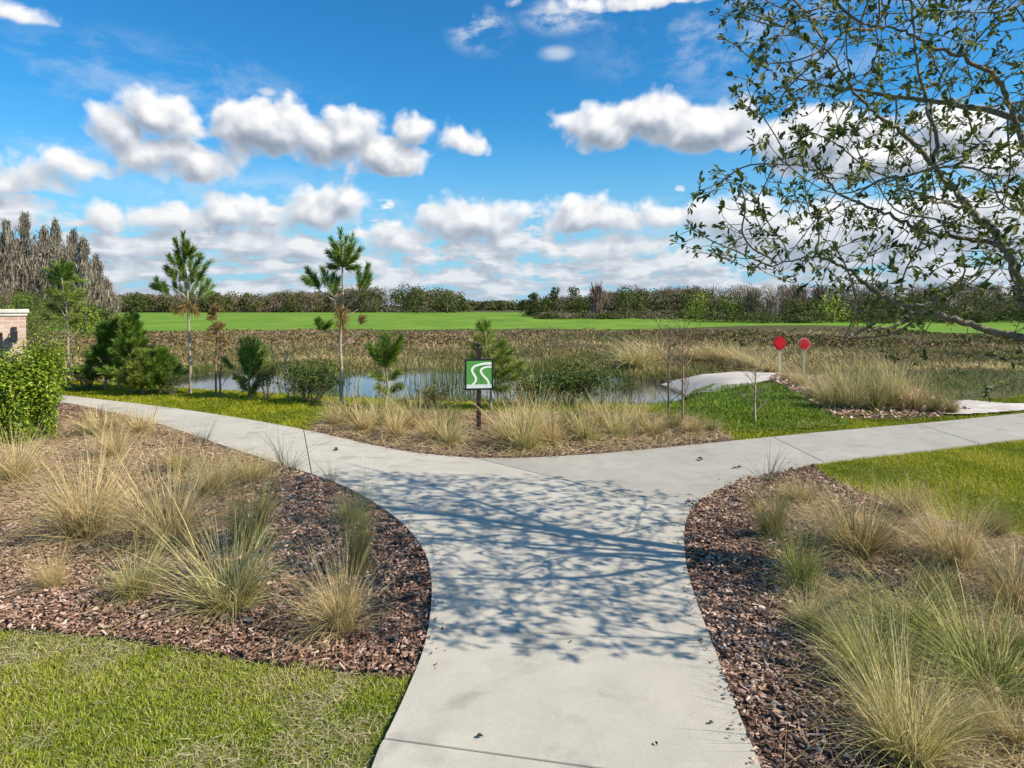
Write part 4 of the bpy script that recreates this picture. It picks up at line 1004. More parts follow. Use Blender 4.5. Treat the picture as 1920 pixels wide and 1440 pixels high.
shrub("yellow green leafy shrub just right of the trail sign post", 985, 762, 60, 70, m_shrubL, 26, .04, 800)
shrub("small dark shrub at the foot of the low pines beside the pond", 322, 742, 50, 40, m_shrub, 27, .04, 700)
shrub("dark low shrub under the pale young pine", 160, 732, 60, 70, m_shrub, 28, .045, 1100)
shrub("light green shrub right of the brick pillar, behind the pale pine", 85, 690, 125, 110, m_shrubL, 29, .06, 1900, name="willow_shrub")
shrub("bright green bush rising just right of the brick pillar cap", 62, 672, 128, 60, m_shrub, 30, .07, 1500, name="willow_shrub")
HG = 'glossy hedge plants at the left frame edge'
shrub("glossy green hedge plant nearest the path, with a pointed top right of the pillar", 74, 828, 205, 62, m_hedge, 31, .040, 6500, HG, "hedge_plant", "hedge", True)
shrub("glossy green hedge plant in front of the iron rail at the left frame edge", 20, 838, 190, 74, m_hedge, 32, .040, 6500, HG, "hedge_plant", "hedge", True)
shrub("glossy low hedge plant partly cut off by the left frame edge", -30, 842, 175, 70, m_hedge, 33, .040, 4000, HG, "hedge_plant", "hedge", True)

# ---------------------------------------------------------------- brick pillar with iron rail
m_brick, n, b, _o = new_mat("tumbled_brick")
tc_ = n.n('ShaderNodeTexCoord'); o_ = tc_.outputs['Object']; ox, oy, oz = n.xyz(o_)[:3]
bt_ = n.n('ShaderNodeTexBrick'); n.put(bt_.inputs['Vector'], n.comb(n.m('ADD', ox, oy), oz, 0))
bt_.inputs['Scale'].default_value = 1; bt_.inputs['Brick Width'].default_value = .2; bt_.inputs['Row Height'].default_value = .07; bt_.inputs['Mortar Size'].default_value = .008
bt_.inputs['Color1'].default_value = (.42, .22, .15, 1); bt_.inputs['Color2'].default_value = (.60, .42, .31, 1); bt_.inputs['Mortar'].default_value = (.55, .50, .43, 1)
n.put(b.inputs['Base Color'], n.mix(n.m('MULTIPLY', n.noise(o_, 20, 5, .7), .5), bt_.outputs['Color'], (.62, .50, .40))); b.inputs['Roughness'].default_value = .9
bp = n.n('ShaderNodeBump'); bp.inputs['Strength'].default_value = .8; bp.inputs['Distance'].default_value = .01; bp.invert = True
n.put(bp.inputs['Height'], bt_.outputs['Fac']); n.put(b.inputs['Normal'], bp.outputs[0])
m_cap = plain("cast_stone", (.62, .58, .50), .85, .15, 8, bump=.3)
m_iron = plain("black_iron", (.018, .017, .016), .45, .3, 20, spec=.5)
pr_x, pr_y = -8.72, 11.0
pl = empty("brick_pillar", (pr_x, pr_y, 0), R(38))
mb = MB(); box(mb, (0, 0, .79), (.58, .58, 1.66)); mb.obj("shaft", m_brick, pl)
mb = MB(); box(mb, (0, 0, .20), (.66, .66, .52)); mb.obj("plinth", m_brick, pl)
mb = MB(); box(mb, (0, 0, 1.64), (.62, .62, .05)); box(mb, (0, 0, 1.697), (.66, .66, .062)); cp = mb.obj("cap", m_cap, pl)
bv = cp.modifiers.new("bevel", 'BEVEL'); bv.width = .01; bv.segments = 2
mb = MB(); box(mb, (.13, -.31, 1.30), (.07, .03, .26)); tube(mb, [(.13, -.33, 1.36), (.13, -.40, 1.42), (.13, -.44, 1.36)], .010, 6); box(mb, (.13, -.44, 1.27), (.09, .09, .15)); tube(mb, [(.13, -.44, 1.345), (.13, -.44, 1.375), (.13, -.44, 1.40)], [.055, .03, .006], 8)
mb.obj("wall_lantern", m_iron, pl)
tag(pl, "tan brick pillar with pale stone cap at the left frame edge behind the hedge", "pillar")
fe = empty("iron_fence", (-8.46, 10.62, 0), R(38))
for z_ in (.12, 1.12):
    mb = MB(); box(mb, (-1.0, 0, z_), (1.9, .035, .035)); mb.obj("rail", m_iron, fe)
for i in range(14):
    mb = MB(); tube(mb, [(-1.9 + i * .135, .002, .02), (-1.9 + i * .135, .002, .6), (-1.9 + i * .135, .002, 1.22)], .009, 6); mb.obj("picket", m_iron, fe)
mb = MB(); box(mb, (-.02, 0, .64), (.06, .06, 1.28)); tube(mb, [(-.02, 0, 1.28), (-.02, 0, 1.32), (-.02, 0, 1.35)], [.015, .034, .008], 8); mb.obj("post", m_iron, fe)
tag(fe, "black iron fence with a ball topped post in front of the brick pillar", "fence")

# ---------------------------------------------------------------- trail sign
m_post = plain("dark_bronze_paint", (.022, .015, .013), .4, .3, 20, spec=.5)
m_frame = plain("black_sign_frame", (.010, .016, .010), .35, .3, 20, spec=.5)
m_white = plain("sign_white", (.78, .82, .74), .45, .04, 5)
m_face, n, b, _o = new_mat("sign_green")
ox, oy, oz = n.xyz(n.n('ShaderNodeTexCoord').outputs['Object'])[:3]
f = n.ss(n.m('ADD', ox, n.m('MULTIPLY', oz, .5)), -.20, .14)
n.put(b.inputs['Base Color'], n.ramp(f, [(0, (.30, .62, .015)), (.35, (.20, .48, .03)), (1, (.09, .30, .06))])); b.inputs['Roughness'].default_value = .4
sx_, sy_, _ = G(898, 812); sg_ = empty("trail_sign", (sx_, sy_, .014), R(9))
SC = sy_ / F
def z_of(py): return EYE - (py - HY) * SC - .014
mb = MB(); box(mb, (0, .03, (z_of(652) - .1) / 2), (.06, .06, z_of(652) + .1)); mb.obj("post", m_post, sg_)
mb = MB(); zt = z_of(652) + .0
tube(mb, [(0, .03, zt - .012), (0, .03, zt + .004), (0, .03, zt + .008)], [.034, .034, .02], 12)
tube(mb, [(0, .03, zt + .008), (0, .03, zt + .022), (0, .03, zt + .045), (0, .03, zt + .066), (0, .03, zt + .078)], [.012, .016, .032, .026, .006], 12)
mb.obj("finial", m_post, sg_, True)
zc = (z_of(673) + z_of(731)) / 2; hw, hh = 27 * SC, 29 * SC
mb = MB(); box(mb, (0, 0, zc), (2 * hw, .022, 2 * hh)); fr = mb.obj("panel_frame", m_frame, sg_)
bv = fr.modifiers.new("bevel", 'BEVEL'); bv.width = .004; bv.segments = 2
fx0, fx1, fz0, fz1 = -23.5 * SC, 23.5 * SC, zc - 25.5 * SC, zc + 25.5 * SC
fc_ = MB(); box(fc_, ((fx0 + fx1) / 2, -.0125, (fz0 + fz1) / 2), (fx1 - fx0, .006, fz1 - fz0)); face = fc_.obj("sign_face", m_face, sg_)
def fpt(u, v): return (fx0 + u * (fx1 - fx0), fz1 - v * (fz1 - fz0))
def strip2d(pts_w, y_, name, mat, parent):
    c_ = spline([fpt(u, v) for u, v, _ in pts_w], 8); wds = np.interp(np.linspace(0, 1, len(c_)), np.linspace(0, 1, len(pts_w)), [w_ for *_, w_ in pts_w]) * (fx1 - fx0)
    tg = np.gradient(c_, axis=0); tg /= np.linalg.norm(tg, axis=1, keepdims=True); nn = np.stack([-tg[:, 1], tg[:, 0]], 1)
    A_ = c_ + nn * wds[:, None] / 2; B_ = c_ - nn * wds[:, None] / 2
    for Q_ in (A_, B_): Q_[:, 0] = np.clip(Q_[:, 0], fx0 + .001, fx1 - .001)
    V = []
    for yy in (y_, y_ + .002): V += [(a_[0], yy, a_[1]) for a_ in A_] + [(b_[0], yy, b_[1]) for b_ in B_]
    k = len(c_); Fc = [[i, i + 1, k + i + 1, k + i] for i in range(k - 1)] + [[2 * k + i, 3 * k + i, 3 * k + i + 1, 2 * k + i + 1] for i in range(k - 1)]
    m_ = MB(); m_.add(V, Fc); return m_.obj(name, mat, parent)
# two white curves like a winding trail, read from the face: (across, down, width)
strip2d([(1.0, .10, .10), (.80, .10, .095), (.55, .13, .085), (.32, .20, .08), (.22, .32, .085), (.27, .46, .085), (.36, .60, .085), (.36, .74, .08), (.22, .88, .06)], -.0182, "white_curve", m_white, face)
strip2d([(1.0, .22, .085), (.85, .22, .08), (.70, .25, .075), (.58, .33, .08), (.60, .45, .08), (.70, .57, .08), (.82, .69, .085), (.88, .80, .08), (.87, .89, .07)], -.0182, "white_curve", m_white, face)
mb = MB(); z0_, z1_ = fpt(0, 1)[1], fpt(0, .865)[1]; box(mb, (0, -.0180, (z0_ + z1_) / 2), (fx1 - fx0 - .004, .006, z1_ - z0_)); mb.obj("white_band", plain("sign_silver", (.62, .70, .68), .4, .1, 14), face)
mb = MB(); c_ = spline([fpt(u, v) for u, v in [(1, .165), (.72, .175), (.47, .25), (.40, .36), (.50, .52), (.60, .66), (.62, .85)]], 6)
strip2d([(1.0, .165, .02), (.72, .175, .02), (.47, .26, .02), (.40, .36, .022), (.48, .50, .022), (.58, .66, .022), (.60, .84, .02)], -.0168, "dark_curve", plain("sign_deep_green", (.03, .13, .03), .4, .1, 10), face)
tag(sg_, "square green trail sign with two white winding curves on a dark post", "sign")

# ---------------------------------------------------------------- red markers
m_red = plain("red_reflective", (.60, .008, .012), .35, .08, 6, spec=.5)
m_red2 = plain("faded_red", (.50, .035, .03), .5, .35, 16)
m_pale = plain("pale_red", (.62, .22, .18), .5, .2, 16)
m_wpost = plain("white_post", (.50, .47, .38), .7, .15, 12); m_gpost = plain("mossy_white_post", (.34, .42, .27), .7, .3, 9)
m_dk = plain("dark_backing", (.05, .02, .015), .7, .2, 9)
def ngon_plate(mb, n_, R_, y0, y1, cx=0, cz=0, rot=0, sq=1.0):
    a = np.arange(n_) * 2 * math.pi / n_ + rot
    V = [(cx + R_ * math.cos(t_), y0, cz + R_ * sq * math.sin(t_)) for t_ in a] + [(cx + R_ * math.cos(t_), y1, cz + R_ * sq * math.sin(t_)) for t_ in a] + [(cx, y0, cz), (cx, y1, cz)]
    mb.add(V, [[i, (i + 1) % n_, n_ + (i + 1) % n_, n_ + i] for i in range(n_)])
    mb.add(V, [[(i + 1) % n_, i, 2 * n_] for i in range(n_)] + [[n_ + i, n_ + (i + 1) % n_, 2 * n_ + 1] for i in range(n_)])
x_, y_, z_ = GT(1462, 706); k = y_ / F; mk1 = empty("red_marker", (x_, y_, z_))
hc = EYE - (643 - HY) * k - z_
mb = MB(); box(mb, (0, .02, hc / 2 - .05), (.055, .03, hc)); mb.obj("post", m_wpost, mk1)
mb = MB(); ngon_plate(mb, 8, 12.8 * k, -.012, .004, 0, hc, math.pi / 8, 1.08); mb.obj("backing_plate", plain("dull_red", (.34, .02, .02), .5, .25, 12), mk1)
mb = MB(); ngon_plate(mb, 4, 12.0 * k, -.020, -.0125, 0, hc, 0, 1.02); mb.obj("diamond_face", m_red, mk1)
tag(mk1, "bright red diamond marker on a white post, the left one of two", "marker sign", None)
x_, y_, z_ = GT(1508, 706); mk2 = empty("red_marker", (x_, y_, z_)); k = y_ / F; hc = EYE - (645 - HY) * k - z_
mb = MB(); box(mb, (0, .02, hc / 2 - .05), (.055, .03, hc)); mb.obj("post", m_gpost, mk2)
mb = MB(); ngon_plate(mb, 8, 12.0 * k, -.012, .004, 0, hc, math.pi / 8, 1.05); mb.obj("backing_plate", m_pale, mk2)
mb = MB(); ngon_plate(mb, 8, 10.2 * k, -.019, -.0125, 0, hc, math.pi / 8, 1.0); mb.obj("octagon_face", m_red2, mk2)
mb = MB(); ngon_plate(mb, 6, 4.5 * k, -.025, -.0195, 2 * k, hc - 1.5 * k, .4, 1.2); ngon_plate(mb, 5, 2.2 * k, -.025, -.0195, -4 * k, hc - 3 * k, .4, 1.2); mb.obj("bright_patch", m_red, mk2)
tag(mk2, "faded red octagonal marker on a greenish post, the right one of two", "marker sign", None)

# ---------------------------------------------------------------- far woods
m_wood = leaf_mat("wood_leaf", [(.035, .055, .012), (.060, .085, .018), (.095, .115, .026), (.13, .125, .045), (.17, .135, .085), (.24, .19, .145)], rough=.7, trans=.15, spec=.15)
m_twig = leaf_mat("bare_twigs", [(.17, .115, .09), (.24, .165, .13), (.32, .22, .18), (.40, .33, .29)], rough=.8, trans=0, spec=.1)
m_bright = leaf_mat("bright_bush_leaf", [(.10, .15, .018), (.18, .25, .022), (.30, .38, .035), (.42, .45, .07)], rough=.6, trans=.25)
def crown_leaves(mb, c, Wd, H, n_, size, r0, blobs=9, z0=.12, rnd=random):
    for i in range(blobs):
        a = rnd.uniform(0, 6.28); f_ = rnd.uniform(0, 1); rr = Wd * .30 * math.sqrt(rnd.uniform(0, 1)) * (1.25 - f_ * .8)
        bc = np.array([c[0] + math.cos(a) * rr, c[1] + math.sin(a) * rr, c[2] + H * (z0 + (.82 - z0) * f_)])
        br = Wd * rnd.uniform(.20, .34) * (1.1 - .35 * f_); k = n_ // blobs
        d = rng.normal(size=(k, 3)); d /= np.linalg.norm(d, axis=1, keepdims=True)
        pos = bc + d * (rng.uniform(.4, 1.08, k) ** .6)[:, None] * np.array([br, br, min(br * .85, H * .22)])
        pos[:, 2] = np.minimum(np.maximum(pos[:, 2], c[2] + .05), c[2] + H * 1.05)
        leaves(mb, pos, d + rng.normal(0, .45, (k, 3)), size * rng.uniform(.6, 1.3, k), .7, r=np.clip(r0 + rnd.uniform(-.08, .08) + rng.normal(0, .10, k), 0, 1))
def bare_crown(mb, c, Wd, H, n_, wdt, r0):
    a = rng.uniform(0, 6.28, n_); rr = Wd * .42 * np.sqrt(rng.uniform(0, 1, n_)); zz = H * rng.uniform(.1, .8, n_)
    base = np.stack([c[0] + rr * np.cos(a) * .5, c[1] + rr * np.sin(a) * .5, c[2] + zz], 1)
    d = np.stack([np.cos(a) * .35, np.sin(a) * .35, np.full(n_, 1.0)], 1) + rng.normal(0, .22, (n_, 3))
    needles(mb, base, d, H * rng.uniform(.12, .34, n_), wdt * rng.uniform(.5, 1.4, n_), r=np.clip(r0 + rng.normal(0, .18, n_), 0, 1))
    tube(mb, [(c[0], c[1], c[2]), (c[0] + .1, c[1], c[2] + H * .5), (c[0], c[1], c[2] + H * .9)], [wdt * .9, wdt * .6, wdt * .2], 4, r0)
def wood_row(mb, tb, x0, x1, topf, d0, d1, n_, r0, bare=.2, wpx=34, leafn=220, zg=-.6):
    for i in range(n_):
        px = rng.uniform(x0, x1); d = rng.uniform(d0, d1); x_ = (px - 960) * d / F
        H = max(1.2, (HY - (topf(px) + rng.uniform(-2, 7))) * d / F + EYE - zg); Wd = wpx * rng.uniform(.7, 1.3) * d / F
        if rng.uniform() < bare:
            if rng.uniform() < .3: bare_crown(tb, (x_, d, zg), Wd * 1.3, H * .92, 260, d * .0006, rng.uniform(.15, .9))
            else: crown_leaves(tb, (x_, d, zg), Wd * 1.25, H * .98, int(leafn * 1.8), d * .0016, rng.uniform(.1, .9), z0=.15)
        else: crown_leaves(mb, (x_, d, zg), Wd * 1.15, H, int(leafn * 1.4), d * .0027, r0 + rng.uniform(-.15, .25), rnd=random, z0=.06)
def tops(pts): return lambda px: float(np.interp(px, [a for a, _ in pts], [b_ for _, b_ in pts]))
wl, tl = MB(), MB()
wood_row(wl, tl, 190, 880, tops([(190, 554), (260, 549), (400, 548), (480, 547), (600, 544), (640, 536), (740, 531), (820, 534), (860, 543), (880, 564)]), 206, 232, 170, .46, .22, 40, 260)
wood_row(wl, tl, 180, 640, tops([(190, 550), (260, 546), (400, 546), (640, 542)]), 236, 255, 90, .75, .65, 26)
wood_row(wl, tl, 860, 1010, tops([(860, 562), (940, 564), (1010, 560)]), 280, 320, 40, .35, .1, 26)
tag(wl.obj("distant_wood", m_wood), kind='stuff'); tag(tl.obj("distant_bare_wood", m_twig), kind='stuff')
wr, tr_ = MB(), MB()
wood_row(wr, tr_, 1000, 1330, tops([(1000, 560), (1050, 550), (1130, 543), (1240, 540), (1330, 540)]), 122, 150, 90, .45, .15, 54, 320)
wood_row(wr, tr_, 1320, 2150, tops([(1320, 548), (1500, 552), (1700, 545), (2150, 540)]), 92, 112, 120, .38, .14, 66, 340)
wood_row(wr, tr_, 1080, 2150, tops([(1080, 540), (1200, 532), (1330, 529), (1600, 526), (1800, 524), (2150, 522)]), 150, 175, 170, .80, .70, 44, 240)
wood_row(wr, tr_, 1010, 1330, tops([(1010, 586), (1100, 582), (1200, 582), (1330, 580)]), 108, 120, 46, .55, .05, 55, 240)
wood_row(wr, tr_, 1330, 2150, tops([(1330, 582), (1500, 584), (2150, 580)]), 84, 91, 50, .30, .05, 70, 260)
tag(wr.obj("right_wood", m_wood), kind='stuff'); tag(tr_.obj("right_bare_wood", m_twig), kind='stuff')
def far_tree(name, label, px, py_base, top, wpx, mat, r0, n_=700, kind='leafy', zg=-.6, group=None, cat='tree', leaf=.0028):
    d = F * (EYE - zg) / (py_base - HY); x_ = (px - 960) * d / F; H = (py_base - top) * d / F; Wd = wpx * d / F
    root = empty(name, (x_, d, zg)); mb = MB()
    if kind == 'leafy':
        crown_leaves(mb, (0, 0, 0), Wd, H, n_, d * leaf, r0, 12, .10, random.Random(int(px))); tbb = MB(); tube(tbb, [(0, 0, -.1), (.05, 0, H * .4), (0, 0, H * .75)], [Wd * .035, Wd * .025, Wd * .01], 6); tbb.obj("trunk", m_bark, root)
        mb.obj("crown", mat, root)
    else:
        bare_crown(mb, (0, 0, 0), Wd, H, n_, d * .0011, r0); mb.obj("crown", mat, root)
        tbb = MB(); tube(tbb, [(0, 0, -.1), (.05, 0, H * .4), (0, 0, H * .85)], [Wd * .03, Wd * .02, Wd * .006], 6); tbb.obj("trunk", m_bark, root)
    return tag(root, label, cat, group)
far_tree("round_oak", "rounded green oak closing the right end of the left distant wood", 838, 587, 541, 66, m_wood, .33)
far_tree("round_oak", "round grey green oak second from the right end of the left distant wood", 782, 587, 540, 60, m_wood, .42)
far_tree("far_pine", "small dark pine at the left end of the right wood, edge of the field", 1002, 592, 540, 34, m_wood, .12)
far_tree("far_pine", "taller dark pine right behind the small one at the edge of the field", 1040, 594, 532, 40, m_wood, .15)
far_tree("far_tree", "dark rounded tree against the sky at the field's far right corner", 1075, 596, 530, 44, m_wood, .2)
far_tree("far_tree", "olive rounded tree in the right wood left of the bright bush", 1175, 598, 534, 60, m_wood, .38)
far_tree("bright_bush", "bright yellow green bush at the edge of the right wood", 1305, 602, 545, 78, m_bright, .55, cat='bush')
far_tree("bright_bush", "dull green rounded bush right beside the bright yellow green one", 1362, 603, 560, 74, m_bright, .12, cat='bush')
far_tree("bright_bush", "pale yellow green tree seen through the oak twigs in the right wood", 1562, 605, 540, 80, m_bright, .65, cat='tree')
far_tree("bare_tree", "pale grey bare tree in the right wood above the green bushes", 1412, 603, 538, 52, m_twig, .85, 420, 'bare')
far_tree("bare_tree", "second pale grey bare tree, right of the first in the right wood", 1448, 603, 545, 44, m_twig, .9, 380, 'bare')
far_tree("bare_tree", "reddish bare tree in the right wood behind the two red markers", 1500, 601, 533, 50, m_twig, .35, 420, 'bare')
far_tree("bare_tree", "reddish bare tree directly right of the other reddish one", 1536, 601, 536, 40, m_twig, .4, 380, 'bare')
far_tree("bare_tree", "grey brown bare tree in the right wood nearest the field corner", 1118, 597, 532, 44, m_twig, .4, 420, 'bare')
# moss hung cypresses at the left
m_moss = leaf_mat("hanging_moss", [(.11, .095, .065), (.19, .16, .12), (.29, .245, .195), (.40, .35, .29), (.16, .17, .07)], rough=.9, trans=.15, spec=.1)
def cypress(label, px, top, wpx, d):
    zg = -.6; x_ = (px - 960) * d / F; H = (HY - top) * d / F + EYE - zg; Wd = 2.3 * wpx * d / F
    root = empty("cypress_tree", (x_, d, zg)); rnd = random.Random(int(px) + 900); mb = MB(); lb_ = MB()
    tx = rnd.uniform(-.04, .04) * H
    tube(mb, [(0, 0, -.1), (.1, 0, .8), (tx * .5, .1, H * .5), (tx, 0, H)], [H * .028, H * .018, H * .011, H * .003], 7)
    for i in range(60):
        f_ = .14 + .85 * (i / 60); z_ = H * f_; a = i * 2.4 + rnd.uniform(-.5, .5)
        R_ = Wd * .5 * (1.03 - f_) ** 1.05 * rnd.uniform(.3, 1.3) * (1 if f_ > .3 else .8)
        if rnd.random() < .18: R_ *= 1.5
        c0_ = np.array([tx * f_, 0, z_]); e = c0_ + np.array([math.cos(a) * R_, math.sin(a) * R_, R_ * rnd.uniform(.1, .7)])
        tube(mb, [c0_, e * .5 + c0_ * .5, e], [.06, .04, .02], 4)
        k = 30; s = rng.uniform(.15, 1.05, k)[:, None]; base = c0_ * (1 - s) + e * s + rng.normal(0, .22, (k, 3))
        needles(lb_, base, np.stack([rng.normal(0, .2, k), rng.normal(0, .2, k), -np.ones(k)], 1), rng.uniform(.4, 1.5, k), rng.uniform(.06, .17, k), r=np.clip(rnd.uniform(.2, .7) + rng.normal(0, .15, k), 0, 1))
        k = 14; base = c0_ * (1 - s[:k]) + e * s[:k] + rng.normal(0, .2, (k, 3))
        needles(lb_, base, rng.normal(0, .5, (k, 3)) + [0, 0, .7], rng.uniform(.4, 1.0, k), rng.uniform(.05, .14, k), r=rng.uniform(0, .5, k))
    mb.obj("trunk", m_bark, root); lb_.obj("crown", m_moss, root)
    return tag(root, label, 'cypress tree', 'moss hung cypresses at the left')
CYP = [(-28, 408, 52, 'moss hung cypress cut by the left frame edge'), (10, 412, 46, 'grey moss hung cypress above the brick pillar'), (52, 398, 46, 'tallest moss hung cypress at the left, a dark spire against cloud'),
       (82, 425, 34, 'moss hung cypress between the tallest one and the second spire'), (106, 412, 38, 'second tallest cypress spire, above the pale pine top'), (134, 430, 36, 'moss hung cypress just right of the second spire'),
       (158, 448, 36, 'moss hung cypress on the falling right side of the group'), (182, 482, 34, 'short moss hung cypress near the right end of the group'), (201, 528, 24, 'smallest cypress at the right end of the left group, above the field')]
CYP += [(-6, 452, 40, 'shorter moss hung cypress behind, nearest the left frame edge'), (32, 448, 40, 'shorter moss hung cypress behind, between the edge tree and the tallest spire'), (70, 456, 38, 'shorter moss hung cypress behind, right of the tallest spire'),
        (96, 462, 36, 'shorter moss hung cypress behind, just left of the second spire'), (121, 466, 36, 'shorter moss hung cypress behind, just right of the second spire'), (147, 484, 36, 'lower moss hung cypress behind the falling right side of the group'), (172, 512, 34, 'low moss hung cypress behind the short right end trees')]
for i, (a_, b_, c_, lb) in enumerate(CYP): cypress(lb, a_, b_, c_, 100 + (i * 37 % 17))
wk, tk = MB(), MB()
wood_row(wk, tk, -80, 205, tops([(-80, 530), (60, 535), (150, 548), (205, 570)]), 60, 86, 34, .36, .1, 60, 320)
tag(wk.obj("left_thicket", m_wood), kind='stuff'); tag(tk.obj("left_bare_thicket", m_twig), kind='stuff')
far_tree("green_tree", "bright green leafy tree behind the pillar under the cypresses", 30, 640, 545, 90, m_bright, .2, 1100, leaf=.0034)
far_tree("green_tree", "yellow green leafy tree between the pale pine and the cypresses", 160, 634, 560, 80, m_bright, .35, 1100, leaf=.0034)
far_tree("green_tree", "green bush at the left end of the field behind the low pines", 228, 626, 590, 60, m_bright, .25, 700, cat='bush')

# ---------------------------------------------------------------- big oak at the right (trunk just outside the frame)
m_oakbark = plain("oak_bark", (.20, .18, .13), .9, .4, 22, bump=.8, spec=.15)
m_oakleaf = leaf_mat("oak_leaf", [(.035, .060, .015), (.065, .10, .020), (.11, .15, .028), (.19, .22, .045), (.33, .33, .10)], rough=.45, trans=.35, spec=.3)
OB = np.array([3.75, 3.55, 0.0])
def LP(l, d0, d1): return [np.array(P(x_, y_, d0 + (d1 - d0) * i / (len(l) - 1))) for i, (x_, y_) in enumerate(l)]
fork = np.array([3.62, 3.62, 1.05])
trunkp = [OB + [0, 0, -.1], OB + [-.02, 0, .5], fork, np.array([3.62, 3.75, 1.9]), np.array([3.55, 3.85, 2.8]), np.array([3.40, 3.95, 3.7]), np.array([3.2, 4.0, 4.7])]
A0 = [fork] + LP([(1990, 640), (1935, 590), (1908, 519), (1887, 463), (1854, 425), (1821, 392), (1783, 349), (1755, 318), (1742, 302)], 3.75, 4.15)
A1 = [A0[-1]] + LP([(1707, 264), (1665, 231), (1632, 203), (1604, 175), (1571, 123), (1542, 71)], 4.12, 3.8)
A2 = [A0[-1]] + LP([(1757, 275), (1740, 203), (1726, 142), (1714, 71), (1707, 0), (1700, -80)], 4.2, 4.6)
B0 = [fork] + LP([(2060, 700), (1975, 648), (1920, 633), (1887, 628), (1830, 609), (1774, 595), (1731, 590), (1693, 578), (1646, 552), (1613, 524), (1590, 505), (1561, 491), (1523, 481), (1495, 486), (1448, 500)], 3.65, 4.1)
B2 = [B0[8]] + LP([(1693, 606), (1640, 617), (1608, 623), (1580, 647)], 3.85, 3.7)
B3 = [B0[8]] + LP([(1760, 560), (1797, 527), (1835, 512), (1880, 500)], 3.9, 4.2)
C0 = [trunkp[3]] + LP([(2050, 420), (1960, 320), (1920, 264), (1887, 179), (1863, 142), (1806, 109), (1750, 88), (1712, 66), (1665, 52), (1618, 45)], 3.7, 3.5)
D0 = [A0[4]] + LP([(1844, 453), (1783, 444), (1721, 430), (1674, 406), (1627, 387), (1570, 359), (1542, 330), (1504, 311), (1443, 307)], 4.1, 4.5)
E0 = [A0[6]] + LP([(1790, 385), (1740, 372), (1690, 352), (1640, 345)], 4.0, 3.7)
mains = [(trunkp, .085, .030), (A0, .036, .015), (A1, .017, .004), (A2, .015, .006), (B0, .028, .004), (B2, .010, .004), (B3, .010, .004), (C0, .022, .004), (D0, .016, .004), (E0, .010, .004),
 ([trunkp[3], np.array([3.9, 3.4, 2.8]), np.array([4.1, 3.2, 3.6]), np.array([4.2, 3.1, 4.3])], .03, .006),
 ([trunkp[4], np.array([3.2, 4.5, 3.2]), np.array([2.8, 5.1, 3.5]), np.array([2.4, 5.6, 3.8])], .026, .006), ([trunkp[3], np.array([3.3, 3.1, 2.6]), np.array([2.9, 2.9, 3.1]), np.array([2.5, 2.85, 3.6])], .024, .006),
 ([trunkp[2], np.array([3.62, 3.1, 1.62]), np.array([3.42, 2.72, 1.78]), np.array([3.38, 2.5, 2.12])], .011, .003), ([trunkp[3], np.array([3.7, 3.2, 2.35]), np.array([3.45, 2.7, 2.8]), np.array([3.3, 2.45, 3.35])], .014, .003),
 ([trunkp[5], np.array([2.9, 3.6, 4.2]), np.array([2.4, 3.4, 4.6]), np.array([1.9, 3.3, 4.9])], .02, .005)]
ob = MB(); nodes = []; par = []
for pts_, r0_, r1_ in mains:
    s_ = spline(pts_, 6); s_[1:-1] += rng.normal(0, .006, s_[1:-1].shape)
    tube(ob, s_, np.linspace(r0_, r1_, len(s_)) ** 1.0, 8)
    for q_ in s_[6 if r0_ > .04 else 2:]: nodes.append(q_); par.append(-1)
n_main = len(nodes)
# attraction points fill the crown; twigs grow toward them (space colonisation)
XL = [(-200, 1300), (0, 1325), (60, 1320), (110, 1390), (160, 1345), (215, 1350), (250, 1420), (290, 1375), (330, 1285), (400, 1275), (450, 1222), (500, 1300), (540, 1470), (600, 1560), (650, 1590), (700, 1700), (800, 1900)]
cand = rng.uniform([.6, 1.9, 1.25], [5.6, 6.2, 5.2], (90000, 3))
e_ = ((cand - [3.25, 3.75, 3.0]) / [2.8, 1.65, 2.05]); cand = cand[(e_ ** 2).sum(1) < 1]
cpx = 960 + cand[:, 0] / cand[:, 1] * F; cpy = HY - (cand[:, 2] - EYE) / cand[:, 1] * F
k = cpx > np.interp(cpy, [a for a, _ in XL], [b_ for _, b_ in XL]) + rng.uniform(0, 40, len(cand))
k &= (cpy < 560) | (rng.uniform(0, 1, len(cand)) < .25)
k &= (vnoise(cand[:, 0] * 1.0 + cand[:, 1], cand[:, 2] * 1.4 + cand[:, 1] * .5, 2.4, 3) > -.42)
cand = cand[k & (cand[:, 0] < 4.35)][:5400]
kidn = {}
node = np.array(nodes); Pn = list(par); alive = np.ones(len(cand), bool)
near = np.full(len(cand), -1); nd_ = np.full(len(cand), 9.0)
def upd(start):
    global near, nd_
    new = node[start:]
    if not len(new): return
    D = np.linalg.norm(cand[:, None] - new[None], axis=2); j = D.argmin(1); m_ = D[np.arange(len(cand)), j]
    b_ = m_ < nd_; nd_[b_] = m_[b_]; near[b_] = j[b_] + start
upd(0); STEP = .065
